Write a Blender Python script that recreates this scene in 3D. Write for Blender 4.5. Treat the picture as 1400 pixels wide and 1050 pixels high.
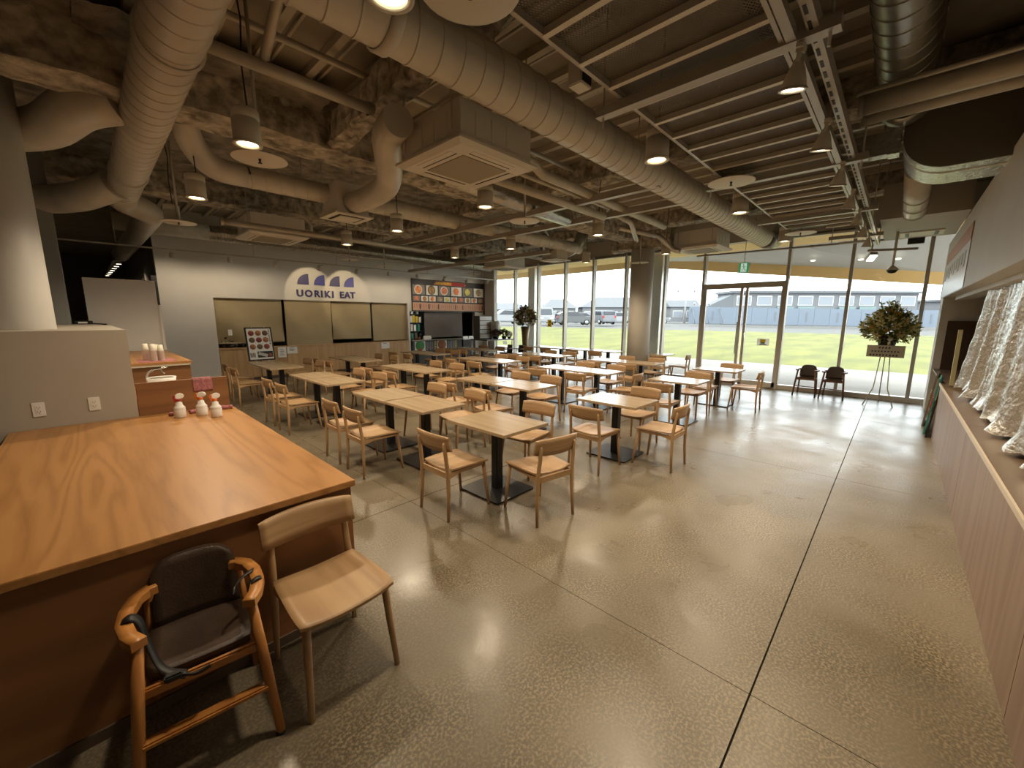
import bpy, bmesh, math, random
from mathutils import Vector, Matrix
R = math.radians
random.seed(7)
for o in list(bpy.data.objects): bpy.data.objects.remove(o, do_unlink=True)
scene = bpy.context.scene
COL = scene.collection
# ------------------------------------------------------------------ camera, sky, exposure
cam_d = bpy.data.cameras.new('camera'); cam = bpy.data.objects.new('camera', cam_d); COL.objects.link(cam)
F_PX, PITCH, ROLL, YAW = 549.306, 0.164408, 0.0029465, 0.760911
cam_d.sensor_width = 36.0; cam_d.lens = F_PX / 1400 * 36.0; cam_d.clip_start = 0.02; cam_d.clip_end = 600
fw = Vector((math.cos(YAW)*math.cos(PITCH), math.sin(YAW)*math.cos(PITCH), -math.sin(PITCH)))
rt0 = Vector((math.sin(YAW), -math.cos(YAW), 0)); up0 = rt0.cross(fw)
rt = math.cos(ROLL)*rt0 + math.sin(ROLL)*up0; up = math.cos(ROLL)*up0 - math.sin(ROLL)*rt0
M = Matrix((rt, up, -fw)).transposed().to_4x4(); M.translation = Vector((0, 0, 1.70))
cam.matrix_world = M
scene.camera = cam
w = bpy.data.worlds.new('sky'); scene.world = w; w.use_nodes = True
w.node_tree.nodes['Background'].inputs[0].default_value = (0.93, 0.97, 1.0, 1)
w.node_tree.nodes['Background'].inputs[1].default_value = 5.6
vs = scene.view_settings
vs.view_transform = 'Standard'; vs.look = 'None'; vs.gamma = 1.0; vs.exposure = 0.12; vs.use_curve_mapping = False
LAMP = 128.0            # watts of one ceiling downlight
WARM = (1.0, 0.81, 0.56)

# ------------------------------------------------------------------ materials
MATS = {}
def mat(name, col, rough=0.5, metal=0.0, var=0.0, vscale=6.0, bump=0.0, bscale=40.0, stretch=(1,1,1), col2=None, emit=0.0, spec=0.5, coat=0.0):
    if name in MATS: return MATS[name]
    m = bpy.data.materials.new(name); m.use_nodes = True; nt = m.node_tree; N = nt.nodes; L = nt.links
    b = N['Principled BSDF']
    b.inputs['Base Color'].default_value = (*col, 1); b.inputs['Roughness'].default_value = rough
    b.inputs['Metallic'].default_value = metal; b.inputs['Specular IOR Level'].default_value = spec
    if coat: b.inputs['Coat Weight'].default_value = coat
    if emit:
        b.inputs['Emission Color'].default_value = (*col, 1); b.inputs['Emission Strength'].default_value = emit
    if var or bump:
        tc = N.new('ShaderNodeTexCoord'); mp = N.new('ShaderNodeMapping'); mp.inputs['Scale'].default_value = stretch
        L.new(tc.outputs['Object'], mp.inputs['Vector'])
    if var or col2:
        n = N.new('ShaderNodeTexNoise'); n.inputs['Scale'].default_value = vscale; n.inputs['Detail'].default_value = 5
        L.new(mp.outputs[0], n.inputs['Vector'])
        r = N.new('ShaderNodeValToRGB'); c2 = col2 or tuple(c*(1-var) for c in col)
        r.color_ramp.elements[0].position = 0.32; r.color_ramp.elements[1].position = 0.68
        r.color_ramp.elements[0].color = (*c2, 1); r.color_ramp.elements[1].color = (*[min(1, c*(1+var*0.5)) for c in col], 1)
        L.new(n.outputs[0], r.inputs[0]); L.new(r.outputs[0], b.inputs['Base Color'])
    if bump:
        n2 = N.new('ShaderNodeTexNoise'); n2.inputs['Scale'].default_value = bscale; n2.inputs['Detail'].default_value = 6
        L.new(mp.outputs[0], n2.inputs['Vector'])
        bp = N.new('ShaderNodeBump'); bp.inputs['Strength'].default_value = bump; bp.inputs['Distance'].default_value = 0.02
        L.new(n2.outputs[0], bp.inputs['Height']); L.new(bp.outputs[0], b.inputs['Normal'])
    MATS[name] = m
    return m
def wood(name, c1, c2, axis='Y', rough=0.42, scale=3.0, distort=6.0, fine=0.35):
    """wood: broad cathedral figure from a distorted wave plus fine pores, both drawn out along the grain"""
    m = bpy.data.materials.new(name); m.use_nodes = True; nt = m.node_tree; N = nt.nodes; L = nt.links
    b = N['Principled BSDF']; b.inputs['Roughness'].default_value = rough
    tc = N.new('ShaderNodeTexCoord'); mp = N.new('ShaderNodeMapping')
    st = {'X': (0.08, 1, 1), 'Y': (1, 0.08, 1), 'Z': (1, 1, 0.08)}[axis]; mp.inputs['Scale'].default_value = st
    L.new(tc.outputs['Object'], mp.inputs['Vector'])
    wv = N.new('ShaderNodeTexNoise'); wv.inputs['Scale'].default_value = scale; wv.inputs['Detail'].default_value = 2; wv.inputs['Distortion'].default_value = 0.6
    L.new(mp.outputs[0], wv.inputs['Vector'])
    mul = N.new('ShaderNodeMath'); mul.operation = 'MULTIPLY'; mul.inputs[1].default_value = distort; L.new(wv.outputs[0], mul.inputs[0])
    fr = N.new('ShaderNodeMath'); fr.operation = 'PINGPONG'; fr.inputs[1].default_value = 0.5; L.new(mul.outputs[0], fr.inputs[0])
    nz = N.new('ShaderNodeTexNoise'); nz.inputs['Scale'].default_value = 45; nz.inputs['Detail'].default_value = 4; L.new(mp.outputs[0], nz.inputs['Vector'])
    mx = N.new('ShaderNodeMath'); mx.operation = 'MULTIPLY_ADD'; mx.inputs[1].default_value = fine
    L.new(nz.outputs[0], mx.inputs[0]); L.new(fr.outputs[0], mx.inputs[2])
    r = N.new('ShaderNodeValToRGB'); r.color_ramp.elements[0].color = (*c2, 1); r.color_ramp.elements[1].color = (*c1, 1)
    r.color_ramp.elements[0].position = 0.05; r.color_ramp.elements[1].position = 0.62
    L.new(mx.outputs[0], r.inputs[0]); L.new(r.outputs[0], b.inputs['Base Color'])
    MATS[name] = m
    return m
def emission(name, col, s):
    m = bpy.data.materials.new(name); m.use_nodes = True; nt = m.node_tree; nt.nodes.clear()
    e = nt.nodes.new('ShaderNodeEmission'); e.inputs[0].default_value = (*col, 1); e.inputs[1].default_value = s
    o = nt.nodes.new('ShaderNodeOutputMaterial'); nt.links.new(e.outputs[0], o.inputs[0]); MATS[name] = m; return m
def glass_mat(name, tint=(0.93, 0.96, 0.95), refl=1.0):
    m = bpy.data.materials.new(name); m.use_nodes = True; nt = m.node_tree; N = nt.nodes; L = nt.links; N.clear()
    t = N.new('ShaderNodeBsdfTransparent'); t.inputs[0].default_value = (*tint, 1)
    g = N.new('ShaderNodeBsdfGlossy'); g.inputs['Roughness'].default_value = 0.02
    f = N.new('ShaderNodeFresnel'); f.inputs[0].default_value = 1.45
    x = N.new('ShaderNodeMixShader'); o = N.new('ShaderNodeOutputMaterial')
    gm = N.new('ShaderNodeNewGeometry'); iv = N.new('ShaderNodeMath'); iv.operation = 'SUBTRACT'; iv.inputs[0].default_value = 1.0; L.new(gm.outputs['Backfacing'], iv.inputs[1])
    ml_ = N.new('ShaderNodeMath'); ml_.operation = 'MULTIPLY'; L.new(f.outputs[0], ml_.inputs[0]); L.new(iv.outputs[0], ml_.inputs[1])
    L.new(ml_.outputs[0], x.inputs[0]); L.new(t.outputs[0], x.inputs[1]); L.new(g.outputs[0], x.inputs[2]); L.new(x.outputs[0], o.inputs[0])
    MATS[name] = m; return m
def thin_paper(name, col):
    m = bpy.data.materials.new(name); m.use_nodes = True; nt = m.node_tree; N = nt.nodes; L = nt.links; b = N['Principled BSDF']; b.inputs['Base Color'].default_value = (*col, 1); b.inputs['Roughness'].default_value = 0.7
    t = N.new('ShaderNodeBsdfTranslucent'); t.inputs[0].default_value = (*col, 1); x = N.new('ShaderNodeMixShader'); x.inputs[0].default_value = 0.55
    L.new(b.outputs[0], x.inputs[1]); L.new(t.outputs[0], x.inputs[2]); L.new(x.outputs[0], N['Material Output'].inputs[0]); MATS[name] = m; return m
def mesh_mat(name):
    """expanded metal: a lattice of strands with holes between them"""
    m = bpy.data.materials.new(name); m.use_nodes = True; nt = m.node_tree; N = nt.nodes; L = nt.links
    b = N['Principled BSDF']; b.inputs['Base Color'].default_value = (0.15, 0.13, 0.105, 1); b.inputs['Roughness'].default_value = 0.5; b.inputs['Metallic'].default_value = 0.2
    tc = N.new('ShaderNodeTexCoord')
    outs = []
    for ang in (32, -32):
        mp = N.new('ShaderNodeMapping'); mp.inputs['Rotation'].default_value = (0, 0, R(ang)); L.new(tc.outputs['Object'], mp.inputs['Vector'])
        wv = N.new('ShaderNodeTexWave'); wv.bands_direction = 'Y'; wv.inputs['Scale'].default_value = 22; L.new(mp.outputs[0], wv.inputs['Vector'])
        gt = N.new('ShaderNodeMath'); gt.operation = 'GREATER_THAN'; gt.inputs[1].default_value = 0.70; L.new(wv.outputs['Fac'], gt.inputs[0]); outs.append(gt)
    mx = N.new('ShaderNodeMath'); mx.operation = 'MAXIMUM'; L.new(outs[0].outputs[0], mx.inputs[0]); L.new(outs[1].outputs[0], mx.inputs[1])
    L.new(mx.outputs[0], b.inputs['Alpha']); MATS[name] = m; return m

def concrete_mat(name):
    m = bpy.data.materials.new(name); m.use_nodes = True; nt = m.node_tree; N = nt.nodes; L = nt.links
    b = N['Principled BSDF']; tc = N.new('ShaderNodeTexCoord')
    def noise(sc, det=5, dist=0.0):
        n = N.new('ShaderNodeTexNoise'); n.inputs['Scale'].default_value = sc; n.inputs['Detail'].default_value = det; n.inputs['Distortion'].default_value = dist
        L.new(tc.outputs['Object'], n.inputs['Vector']); return n
    def ramp(src, a, bb, c1, c2):
        r = N.new('ShaderNodeValToRGB'); r.color_ramp.elements[0].position = a; r.color_ramp.elements[1].position = bb
        r.color_ramp.elements[0].color = c1; r.color_ramp.elements[1].color = c2; L.new(src.outputs[0], r.inputs[0]); return r
    base = ramp(noise(0.9, 7, 0.35), 0.28, 0.78, (0.12, 0.098, 0.066, 1), (0.225, 0.188, 0.134, 1))
    speck = noise(80, 3); sr = ramp(speck, 0.45, 0.62, (0.62, 0.61, 0.60, 1), (1.5, 1.45, 1.34, 1))
    patch = ramp(noise(2.3, 5, 0.4), 0.35, 0.65, (0.25, 0.25, 0.25, 1), (1, 1, 1, 1))
    mixs = N.new('ShaderNodeMix'); mixs.data_type = 'RGBA'; mixs.inputs[6].default_value = (1, 1, 1, 1)
    L.new(patch.outputs[0], mixs.inputs[0]); L.new(sr.outputs[0], mixs.inputs[7])
    mul = N.new('ShaderNodeMix'); mul.data_type = 'RGBA'; mul.blend_type = 'MULTIPLY'; mul.inputs[0].default_value = 1.0
    L.new(base.outputs[0], mul.inputs[6]); L.new(mixs.outputs[2], mul.inputs[7]); L.new(mul.outputs[2], b.inputs['Base Color'])
    rr = ramp(noise(1.7, 6, 0.5), 0.25, 0.78, (0.22, 0.22, 0.22, 1), (0.46, 0.46, 0.46, 1)); L.new(rr.outputs[0], b.inputs['Roughness'])
    bp = N.new('ShaderNodeBump'); bp.inputs['Strength'].default_value = 0.16; bp.inputs['Distance'].default_value = 0.01
    L.new(noise(9, 8).outputs[0], bp.inputs['Height']); L.new(bp.outputs[0], b.inputs['Normal'])
    MATS[name] = m; return m

OAK = wood('oak', (0.47, 0.30, 0.155), (0.32, 0.185, 0.088), 'Y', 0.42, 5, 5)
OAKZ = wood('oak_legs', (0.45, 0.288, 0.148), (0.34, 0.20, 0.098), 'Z', 0.42, 7, 3)
OAKX = wood('oak_back', (0.44, 0.28, 0.145), (0.31, 0.18, 0.088), 'X', 0.42, 6, 5)
TOPW = wood('table_oak', (0.45, 0.335, 0.21), (0.34, 0.24, 0.145), 'Y', 0.22, 3.5, 5)
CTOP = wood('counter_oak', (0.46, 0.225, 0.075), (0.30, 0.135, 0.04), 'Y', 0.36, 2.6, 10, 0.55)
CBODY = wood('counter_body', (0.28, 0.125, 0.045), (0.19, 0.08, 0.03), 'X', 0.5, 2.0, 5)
PANELW = wood('panel_oak', (0.58, 0.37, 0.18), (0.46, 0.28, 0.13), 'Z', 0.5, 4, 4)
GREYW = wood('grey_oak', (0.24, 0.165, 0.118), (0.165, 0.108, 0.074), 'Z', 0.45, 3, 6)
REDW = wood('high_chair_wood', (0.50, 0.22, 0.055), (0.36, 0.14, 0.035), 'Z', 0.32, 5, 4)
BLACK = mat('black_metal', (0.018, 0.018, 0.020), 0.32, 0.3)
BLK = mat('black', (0.012, 0.012, 0.012), 0.5)
LEATHER = mat('brown_vinyl', (0.058, 0.036, 0.024), 0.42, 0, 0.2, 20, 0.15, 120)
WALL = mat('grey_paint', (0.66, 0.63, 0.58), 0.6, 0, 0.04, 2.0, 0.04, 90)
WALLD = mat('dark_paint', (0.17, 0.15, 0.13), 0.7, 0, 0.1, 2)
BEIGE = mat('beige_paint', (0.42, 0.375, 0.315), 0.55, 0, 0.04, 2, 0.03, 90)
COLP = mat('column_paint', (0.62, 0.59, 0.54), 0.5, 0, 0.05, 3)
DUCT = mat('painted_duct', (0.60, 0.555, 0.475), 0.38, 0.1, 0.12, 3)
DUCTL = mat('galvanised', (0.42, 0.40, 0.35), 0.30, 0.75, 0.15, 5)
FOIL = mat('foil', (0.55, 0.54, 0.50), 0.25, 0.8, 0.15, 9, 0.9, 14)
WRAP = mat('wrapped_duct', (0.56, 0.52, 0.44), 0.5, 0.1, 0.15, 5, 0.7, 9)
PIPE = mat('pipe_paint', (0.52, 0.48, 0.41), 0.42, 0.2, 0.1, 6)
STEEL = mat('track_steel', (0.42, 0.385, 0.33), 0.35, 0.3)
ACW = mat('ac_white', (0.66, 0.62, 0.54), 0.45)
ACB = mat('ac_body', (0.64, 0.61, 0.55), 0.5, 0.1)
ACG = mat('ac_grille', (0.33, 0.285, 0.21), 0.6)
LAMPB = mat('lamp_body', (0.55, 0.51, 0.43), 0.45)
DECK = mat('deck_steel', (0.30, 0.26, 0.20), 0.6, 0.0, 0.2, 3)
RIBM = mat('deck_rib', (0.52, 0.46, 0.37), 0.5, 0.0)
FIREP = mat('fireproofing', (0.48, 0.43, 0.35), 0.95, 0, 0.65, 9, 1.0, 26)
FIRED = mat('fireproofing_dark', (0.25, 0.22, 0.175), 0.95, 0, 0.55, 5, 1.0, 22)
MESHM = mesh_mat('expanded_mesh')
FLOOR = concrete_mat('polished_concrete')
JOINT = mat('joint', (0.02, 0.016, 0.012), 0.9)
ALU = mat('bronze_aluminium', (0.58, 0.54, 0.48), 0.35, 0.1)
ALUL = mat('light_aluminium', (0.62, 0.60, 0.55), 0.35, 0.4)
GLASS = glass_mat('window_glass')
GLOW = emission('lamp_glow', (1.0, 0.80, 0.52), 14)
GLOWW = emission('spot_glow', (1.0, 0.90, 0.72), 12)
BLIND = mat('blind_cloth', (0.40, 0.315, 0.18), 0.8, 0, 0.06, 3, 0.05, 5)
BLINDG = mat('grey_blind', (0.17, 0.15, 0.135), 0.7, 0, 0.08, 3)
NAVY = mat('navy', (0.045, 0.040, 0.16), 0.5)
BLUE = mat('blue', (0.10, 0.10, 0.36), 0.5)
PAPER = mat('paper', (0.78, 0.76, 0.71), 0.7)
INK = mat('ink', (0.05, 0.045, 0.04), 0.7)
WHITE = mat('white_plastic', (0.78, 0.76, 0.72), 0.4)
PINK = mat('pink_cloth', (0.42, 0.16, 0.17), 0.9, 0, 0.3, 40, 0.4, 90)
CHROME = mat('chrome', (0.7, 0.7, 0.7), 0.12, 1.0)
GREEN = mat('exit_green', (0.02, 0.30, 0.12), 0.4, emit=0.6)
GRASS = mat('lawn', (0.128, 0.124, 0.017), 0.9, 0, 0.35, 1.0, 0.3, 30, stretch=(0.35, 1, 1), col2=(0.085, 0.089, 0.013))
PAVE = mat('pale_paving', (0.22, 0.20, 0.176), 0.8, 0, 0.12, 1.5)
GRAVEL = mat('gravel', (0.098, 0.093, 0.088), 0.95, 0, 0.3, 2.0, 0.5, 9)
WOODS = mat('soffit_wood', (0.80, 0.53, 0.22), 0.5, 0, 0.06, 2)
SOFF = mat('soffit_grey', (0.55, 0.54, 0.51), 0.6)
LEAFG = mat('leaf_green', (0.07, 0.12, 0.02), 0.5, 0, 0.4, 14)
LEAFY = thin_paper('leaf_yellow', (0.26, 0.24, 0.05))
PETALC = thin_paper('petal_cream', (0.72, 0.62, 0.30))
PETALW = thin_paper('petal_white', (0.80, 0.76, 0.70))
PETALO = thin_paper('petal_orange', (0.60, 0.26, 0.05))
PETALP = mat('petal_plum', (0.26, 0.07, 0.09), 0.5)

# ------------------------------------------------------------------ mesh helpers
class MB:
    def __init__(s): s.v = []; s.f = []; s.mi = []; s.sm = []
    def add(s, verts, faces, mi=0, smooth=False):
        n = len(s.v); s.v += [tuple(p) for p in verts]
        for f in faces: s.f.append([i+n for i in f]); s.mi.append(mi); s.sm.append(smooth)
        return s
    def box(s, x0, y0, z0, x1, y1, z1, mi=0):
        v = [(x0,y0,z0),(x1,y0,z0),(x1,y1,z0),(x0,y1,z0),(x0,y0,z1),(x1,y0,z1),(x1,y1,z1),(x0,y1,z1)]
        return s.add(v, [(0,3,2,1),(4,5,6,7),(0,1,5,4),(1,2,6,5),(2,3,7,6),(3,0,4,7)], mi)
    def cbox(s, c, d, rot=None, mi=0):
        n = len(s.v); s.box(-d[0]/2,-d[1]/2,-d[2]/2,d[0]/2,d[1]/2,d[2]/2,mi)
        for i in range(n, len(s.v)):
            p = Vector(s.v[i])
            if rot is not None: p = rot @ p
            s.v[i] = tuple(p + Vector(c))
        return s
    def prism(s, pts, a0, a1, axis='Z', mi=0):
        def P(u, v, a): return {'Z': (u, v, a), 'Y': (u, a, v), 'X': (a, u, v)}[axis]
        n = len(pts); v = [P(u, w_, a0) for u, w_ in pts] + [P(u, w_, a1) for u, w_ in pts]
        fs = [tuple(range(n))[::-1], tuple(range(n, 2*n))] + [(i, (i+1) % n, n+(i+1) % n, n+i) for i in range(n)]
        return s.add(v, fs, mi)
    def tube(s, pts, r, seg=10, cap=True, mi=0, smooth=True):
        pts = [Vector(p) for p in pts]; k = len(pts); rs = r if isinstance(r, (list, tuple)) else [r]*k
        vs = []; prev = None
        for i, p in enumerate(pts):
            d = (pts[min(i+1, k-1)] - pts[max(i-1, 0)]).normalized()
            if prev is None:
                a = Vector((0,0,1)) if abs(d.z) < 0.9 else Vector((1,0,0)); u = d.cross(a).normalized()
            else: u = (prev - d*prev.dot(d)).normalized()
            prev = u; w_ = d.cross(u)
            for j in range(seg):
                t = 2*math.pi*j/seg; vs.append(p + (u*math.cos(t) + w_*math.sin(t))*rs[i])
        fs = [(i*seg+j, i*seg+(j+1) % seg, (i+1)*seg+(j+1) % seg, (i+1)*seg+j) for i in range(k-1) for j in range(seg)]
        s.add(vs, fs, mi, smooth)
        if cap:
            n = len(s.v) - len(vs)
            s.f.append([n+j for j in range(seg)][::-1]); s.mi.append(mi); s.sm.append(False)
            s.f.append([n+(k-1)*seg+j for j in range(seg)]); s.mi.append(mi); s.sm.append(False)
        return s
    def lathe(s, prof, seg=20, c=(0,0,0), mi=0, smooth=True, axis='Z'):
        vs = []
        for r, z in prof:
            for j in range(seg):
                t = 2*math.pi*j/seg; a, b = r*math.cos(t), r*math.sin(t)
                q = {'Z': (a, b, z), 'X': (z, a, b), 'Y': (a, z, b)}[axis]
                vs.append((c[0]+q[0], c[1]+q[1], c[2]+q[2]))
        k = len(prof)
        return s.add(vs, [(i*seg+j, i*seg+(j+1) % seg, (i+1)*seg+(j+1) % seg, (i+1)*seg+j) for i in range(k-1) for j in range(seg)], mi, smooth)
    def grid(s, fn, nu, nv, mi=0, smooth=True):
        vs = [fn(i/(nu-1), j/(nv-1)) for i in range(nu) for j in range(nv)]
        return s.add(vs, [(i*nv+j, (i+1)*nv+j, (i+1)*nv+j+1, i*nv+j+1) for i in range(nu-1) for j in range(nv-1)], mi, smooth)
    def shell(s, fn, nu, nv, mi=0):
        """fn(u,v,side) -> point on the front (0) or back (1) of a thin solid"""
        n = len(s.v)
        for side in (0, 1):
            for i in range(nu):
                for j in range(nv): s.v.append(tuple(fn(i/(nu-1), j/(nv-1), side)))
        q = nu*nv
        def f(a, sm=True): s.f.append([n+i for i in a]); s.mi.append(mi); s.sm.append(sm)
        for i in range(nu-1):
            for j in range(nv-1):
                a = (i*nv+j, (i+1)*nv+j, (i+1)*nv+j+1, i*nv+j+1); f(a); f([q+x for x in a[::-1]])
        ring = [(i*nv) for i in range(nu)] + [(nu-1)*nv+j for j in range(1, nv)] + [i*nv+nv-1 for i in range(nu-2, -1, -1)] + [j for j in range(nv-2, 0, -1)]
        for a, b in zip(ring, ring[1:]+ring[:1]): f((b, a, q+a, q+b), False)
        return s
    def mesh(s, name, mats, bevel=0.0, fix=True, seg=2):
        me = bpy.data.meshes.new(name); me.from_pydata(s.v, [], s.f)
        for m in (mats if isinstance(mats, (list, tuple)) else [mats]): me.materials.append(m)
        for p, i, sm in zip(me.polygons, s.mi, s.sm): p.material_index = i; p.use_smooth = sm
        if fix or bevel:
            bm = bmesh.new(); bm.from_mesh(me)
            if bevel: bmesh.ops.bevel(bm, geom=[e for e in bm.edges if len(e.link_faces) == 2 and e.calc_face_angle(0) > 0.6], offset=bevel, segments=seg, affect='EDGES', clamp_overlap=True)
            bmesh.ops.recalc_face_normals(bm, faces=bm.faces); bm.to_mesh(me); bm.free()
        return me
def link(name, me, parent=None, loc=(0,0,0), rot=(0,0,0)):
    o = bpy.data.objects.new(name, me); COL.objects.link(o); o.location = loc; o.rotation_euler = rot
    if parent is not None: o.parent = parent
    return o
def part(parent, name, mb, mats, bevel=0.0, loc=(0,0,0), rot=(0,0,0), label=None, stuff=False):
    o = link(name, mb.mesh(name, mats, bevel) if isinstance(mb, MB) else mb, parent, loc, rot)
    if label: o['label'] = label
    if stuff: o['kind'] = 'stuff'
    return o
def tag(o, label, cat, group=None, kind=None):
    o['label'] = label; o['category'] = cat
    if group: o['group'] = group
    if kind: o['kind'] = kind
    return o
def thing(name, label, cat, loc=(0,0,0), rz=0.0, group=None, kind=None):
    o = link(name, None, None, loc, (0, 0, rz)); o.empty_display_size = 0.1
    return tag(o, label, cat, group, kind)
def solid(name, mb, mats, label, cat, bevel=0.0, group=None, kind=None, loc=(0,0,0), rot=(0,0,0)):
    return tag(link(name, mb.mesh(name, mats, bevel), None, loc, rot), label, cat, group, kind)
def B(*a, mi=0): return MB().box(*a, mi=mi)
def spot(loc, target, watts, angle, blend=0.5, col=WARM, size=0.06, parent=None):
    d = bpy.data.lights.new('lamp_light', 'SPOT'); d.energy = watts; d.color = col; d.spot_size = R(angle); d.spot_blend = blend; d.shadow_soft_size = size
    o = bpy.data.objects.new('lamp_light', d); COL.objects.link(o)
    o.rotation_euler = (Vector(target) - Vector(loc)).to_track_quat('-Z', 'Y').to_euler(); o.location = loc
    if parent is not None:
        o.parent = parent; o.matrix_parent_inverse = Matrix.Translation(-Vector(parent.location))
    return o
def ribbon(pts, wv, w, th=0.004):
    """flat strap through pts, w wide along wv"""
    pts = [Vector(p) for p in pts]; wv = Vector(wv).normalized()
    out = []
    for k in range(len(pts)-1):
        a, b, c, d = pts[max(k-1, 0)], pts[k], pts[k+1], pts[min(k+2, len(pts)-1)]
        for i in range(5):
            t = i/5; out.append(0.5*((2*b) + (c-a)*t + (2*a-5*b+4*c-d)*t*t + (3*b-a-3*c+d)*t**3))
    out.append(pts[-1]); n = len(out)
    def fn(u, v, s):
        i = min(int(round(u*(n-1))), n-1); tg = (out[min(i+1, n-1)]-out[max(i-1, 0)]).normalized(); nn = tg.cross(wv)
        nn = nn.normalized() if nn.length > 1e-4 else Vector((0, 0, 1))
        return out[i] + wv*(v-0.5)*w - nn*th*s
    return MB().shell(fn, n, 3)
def arc(cx, cz, r, a0, a1, n): return [(cx+r*math.cos(R(a0+(a1-a0)*i/n)), cz+r*math.sin(R(a0+(a1-a0)*i/n))) for i in range(n+1)]
def text_mesh(body, size, mats, extrude=0.01, offset=0.0, name='letter'):
    c = bpy.data.curves.new('t', 'FONT'); c.body = body; c.size = size; c.extrude = extrude; c.offset = offset; c.align_x = 'CENTER'
    o = bpy.data.objects.new('t', c); COL.objects.link(o)
    dg = bpy.context.evaluated_depsgraph_get(); me = bpy.data.meshes.new_from_object(o.evaluated_get(dg))
    bpy.data.objects.remove(o); me.materials.clear(); me.materials.append(mats); me.name = name
    return me

# ------------------------------------------------------------------ room shell
GX = 11.45      # inner face of the glass wall
UY = 12.50      # face of the kitchen wall
RY = -0.52      # face of the right-hand shop front
XB, YR, YL = -3.2, -2.6, 24.0
CEIL = 4.15
fl = solid('floor', B(XB, YR, -0.20, GX+0.25, YL, -0.012), JOINT, 'polished brown-grey concrete floor of the hall', 'floor', kind='structure')
xs = [XB, -1.58, 1.90, 5.38, 8.86, GX+0.25]; ys = [YR, 0.30, 3.12, 5.94, 8.76, 11.58, 14.4, YL]
for i in range(len(xs)-1):
    for j in range(len(ys)-1):
        g = 0.004
        part(fl, 'slab', B(xs[i]+0.002, ys[j]+g, -0.05, xs[i+1]-0.002, ys[j+1]-g, 0), FLOOR)
cl = solid('ceiling', B(XB, YR, CEIL, GX+0.3, YL, CEIL+0.2), DECK, 'dark steel deck ceiling above the ducts', 'ceiling', kind='structure')
ribm = B(-0.035, 0, -0.07, 0.035, UY, 0).mesh('rib', RIBM)
ribn = B(-0.012, 0, -0.03, 0.012, UY, 0).mesh('rib', RIBM)
x = XB+0.2
while x < GX:
    link('rib', ribm, cl, (x, 0, CEIL)); link('rib', ribn, cl, (x+0.12, 0, CEIL)); x += 0.44
def rough_beam(name, p0, p1, wdt, hgt, m, seed=0):
    """steel beam under a coat of sprayed fireproofing: boxed section with an uneven skin"""
    rnd = random.Random(seed); p0, p1 = Vector(p0), Vector(p1); d = p1-p0; n = max(4, int(d.length/0.13)); d.normalize()
    s = d.cross(Vector((0,0,1))).normalized(); mb = MB()
    ring = [(-.5,1),(-.5,.66),(-.5,.33),(-.52,.05),(-.4,0),(-.13,-.02),(.13,-.02),(.4,0),(.52,.05),(.5,.33),(.5,.66),(.5,1)]
    k = len(ring); vs = []
    for i in range(n+1):
        c = p0.lerp(p1, i/n)
        for a, b in ring:
            j = rnd.uniform(-0.018, 0.018); vs.append(c + s*(a*wdt + j) + Vector((0,0,b*hgt + rnd.uniform(-0.018, 0.018))))
    mb.add(vs, [(i*k+j, i*k+j+1, (i+1)*k+j+1, (i+1)*k+j) for i in range(n) for j in range(k-1)])
    return part(cl, name, mb, m)
rough_beam('beam', (XB, 5.26, 3.60), (GX, 5.26, 3.60), 0.46, 0.55, FIREP, 1)
rough_beam('beam', (XB, 9.3, 3.70), (GX, 9.3, 3.70), 0.42, 0.45, FIREP, 2)
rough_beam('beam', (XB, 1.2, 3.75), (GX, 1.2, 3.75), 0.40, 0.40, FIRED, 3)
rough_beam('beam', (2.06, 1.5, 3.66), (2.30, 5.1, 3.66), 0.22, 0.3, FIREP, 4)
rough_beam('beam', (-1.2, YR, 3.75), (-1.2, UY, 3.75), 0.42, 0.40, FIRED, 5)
rough_beam('beam', (5.9, YR, 3.80), (5.9, UY, 3.80), 0.36, 0.35, FIREP, 6)
rough_beam('beam', (9.6, YR, 3.80), (9.6, UY, 3.80), 0.36, 0.35, FIREP, 7)
# sprayed ceiling panels between the beams (the grey lumpy soffits)
def rough_plate(x0, y0, x1, y1, z, seed):
    rnd = random.Random(seed); nx, ny = int((x1-x0)/0.12)+2, int((y1-y0)/0.12)+2
    mb = MB().grid(lambda u, v: (x0+(x1-x0)*u, y0+(y1-y0)*v, z+rnd.uniform(-0.02, 0.02)), nx, ny)
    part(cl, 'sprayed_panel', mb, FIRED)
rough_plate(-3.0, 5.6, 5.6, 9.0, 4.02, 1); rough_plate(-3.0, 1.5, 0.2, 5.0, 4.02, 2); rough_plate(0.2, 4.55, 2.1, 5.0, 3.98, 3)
rough_plate(6.2, 5.6, GX-0.1, 9.0, 4.03, 4); rough_plate(2.6, 1.5, 5.6, 1.9, 4.0, 5)

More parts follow.
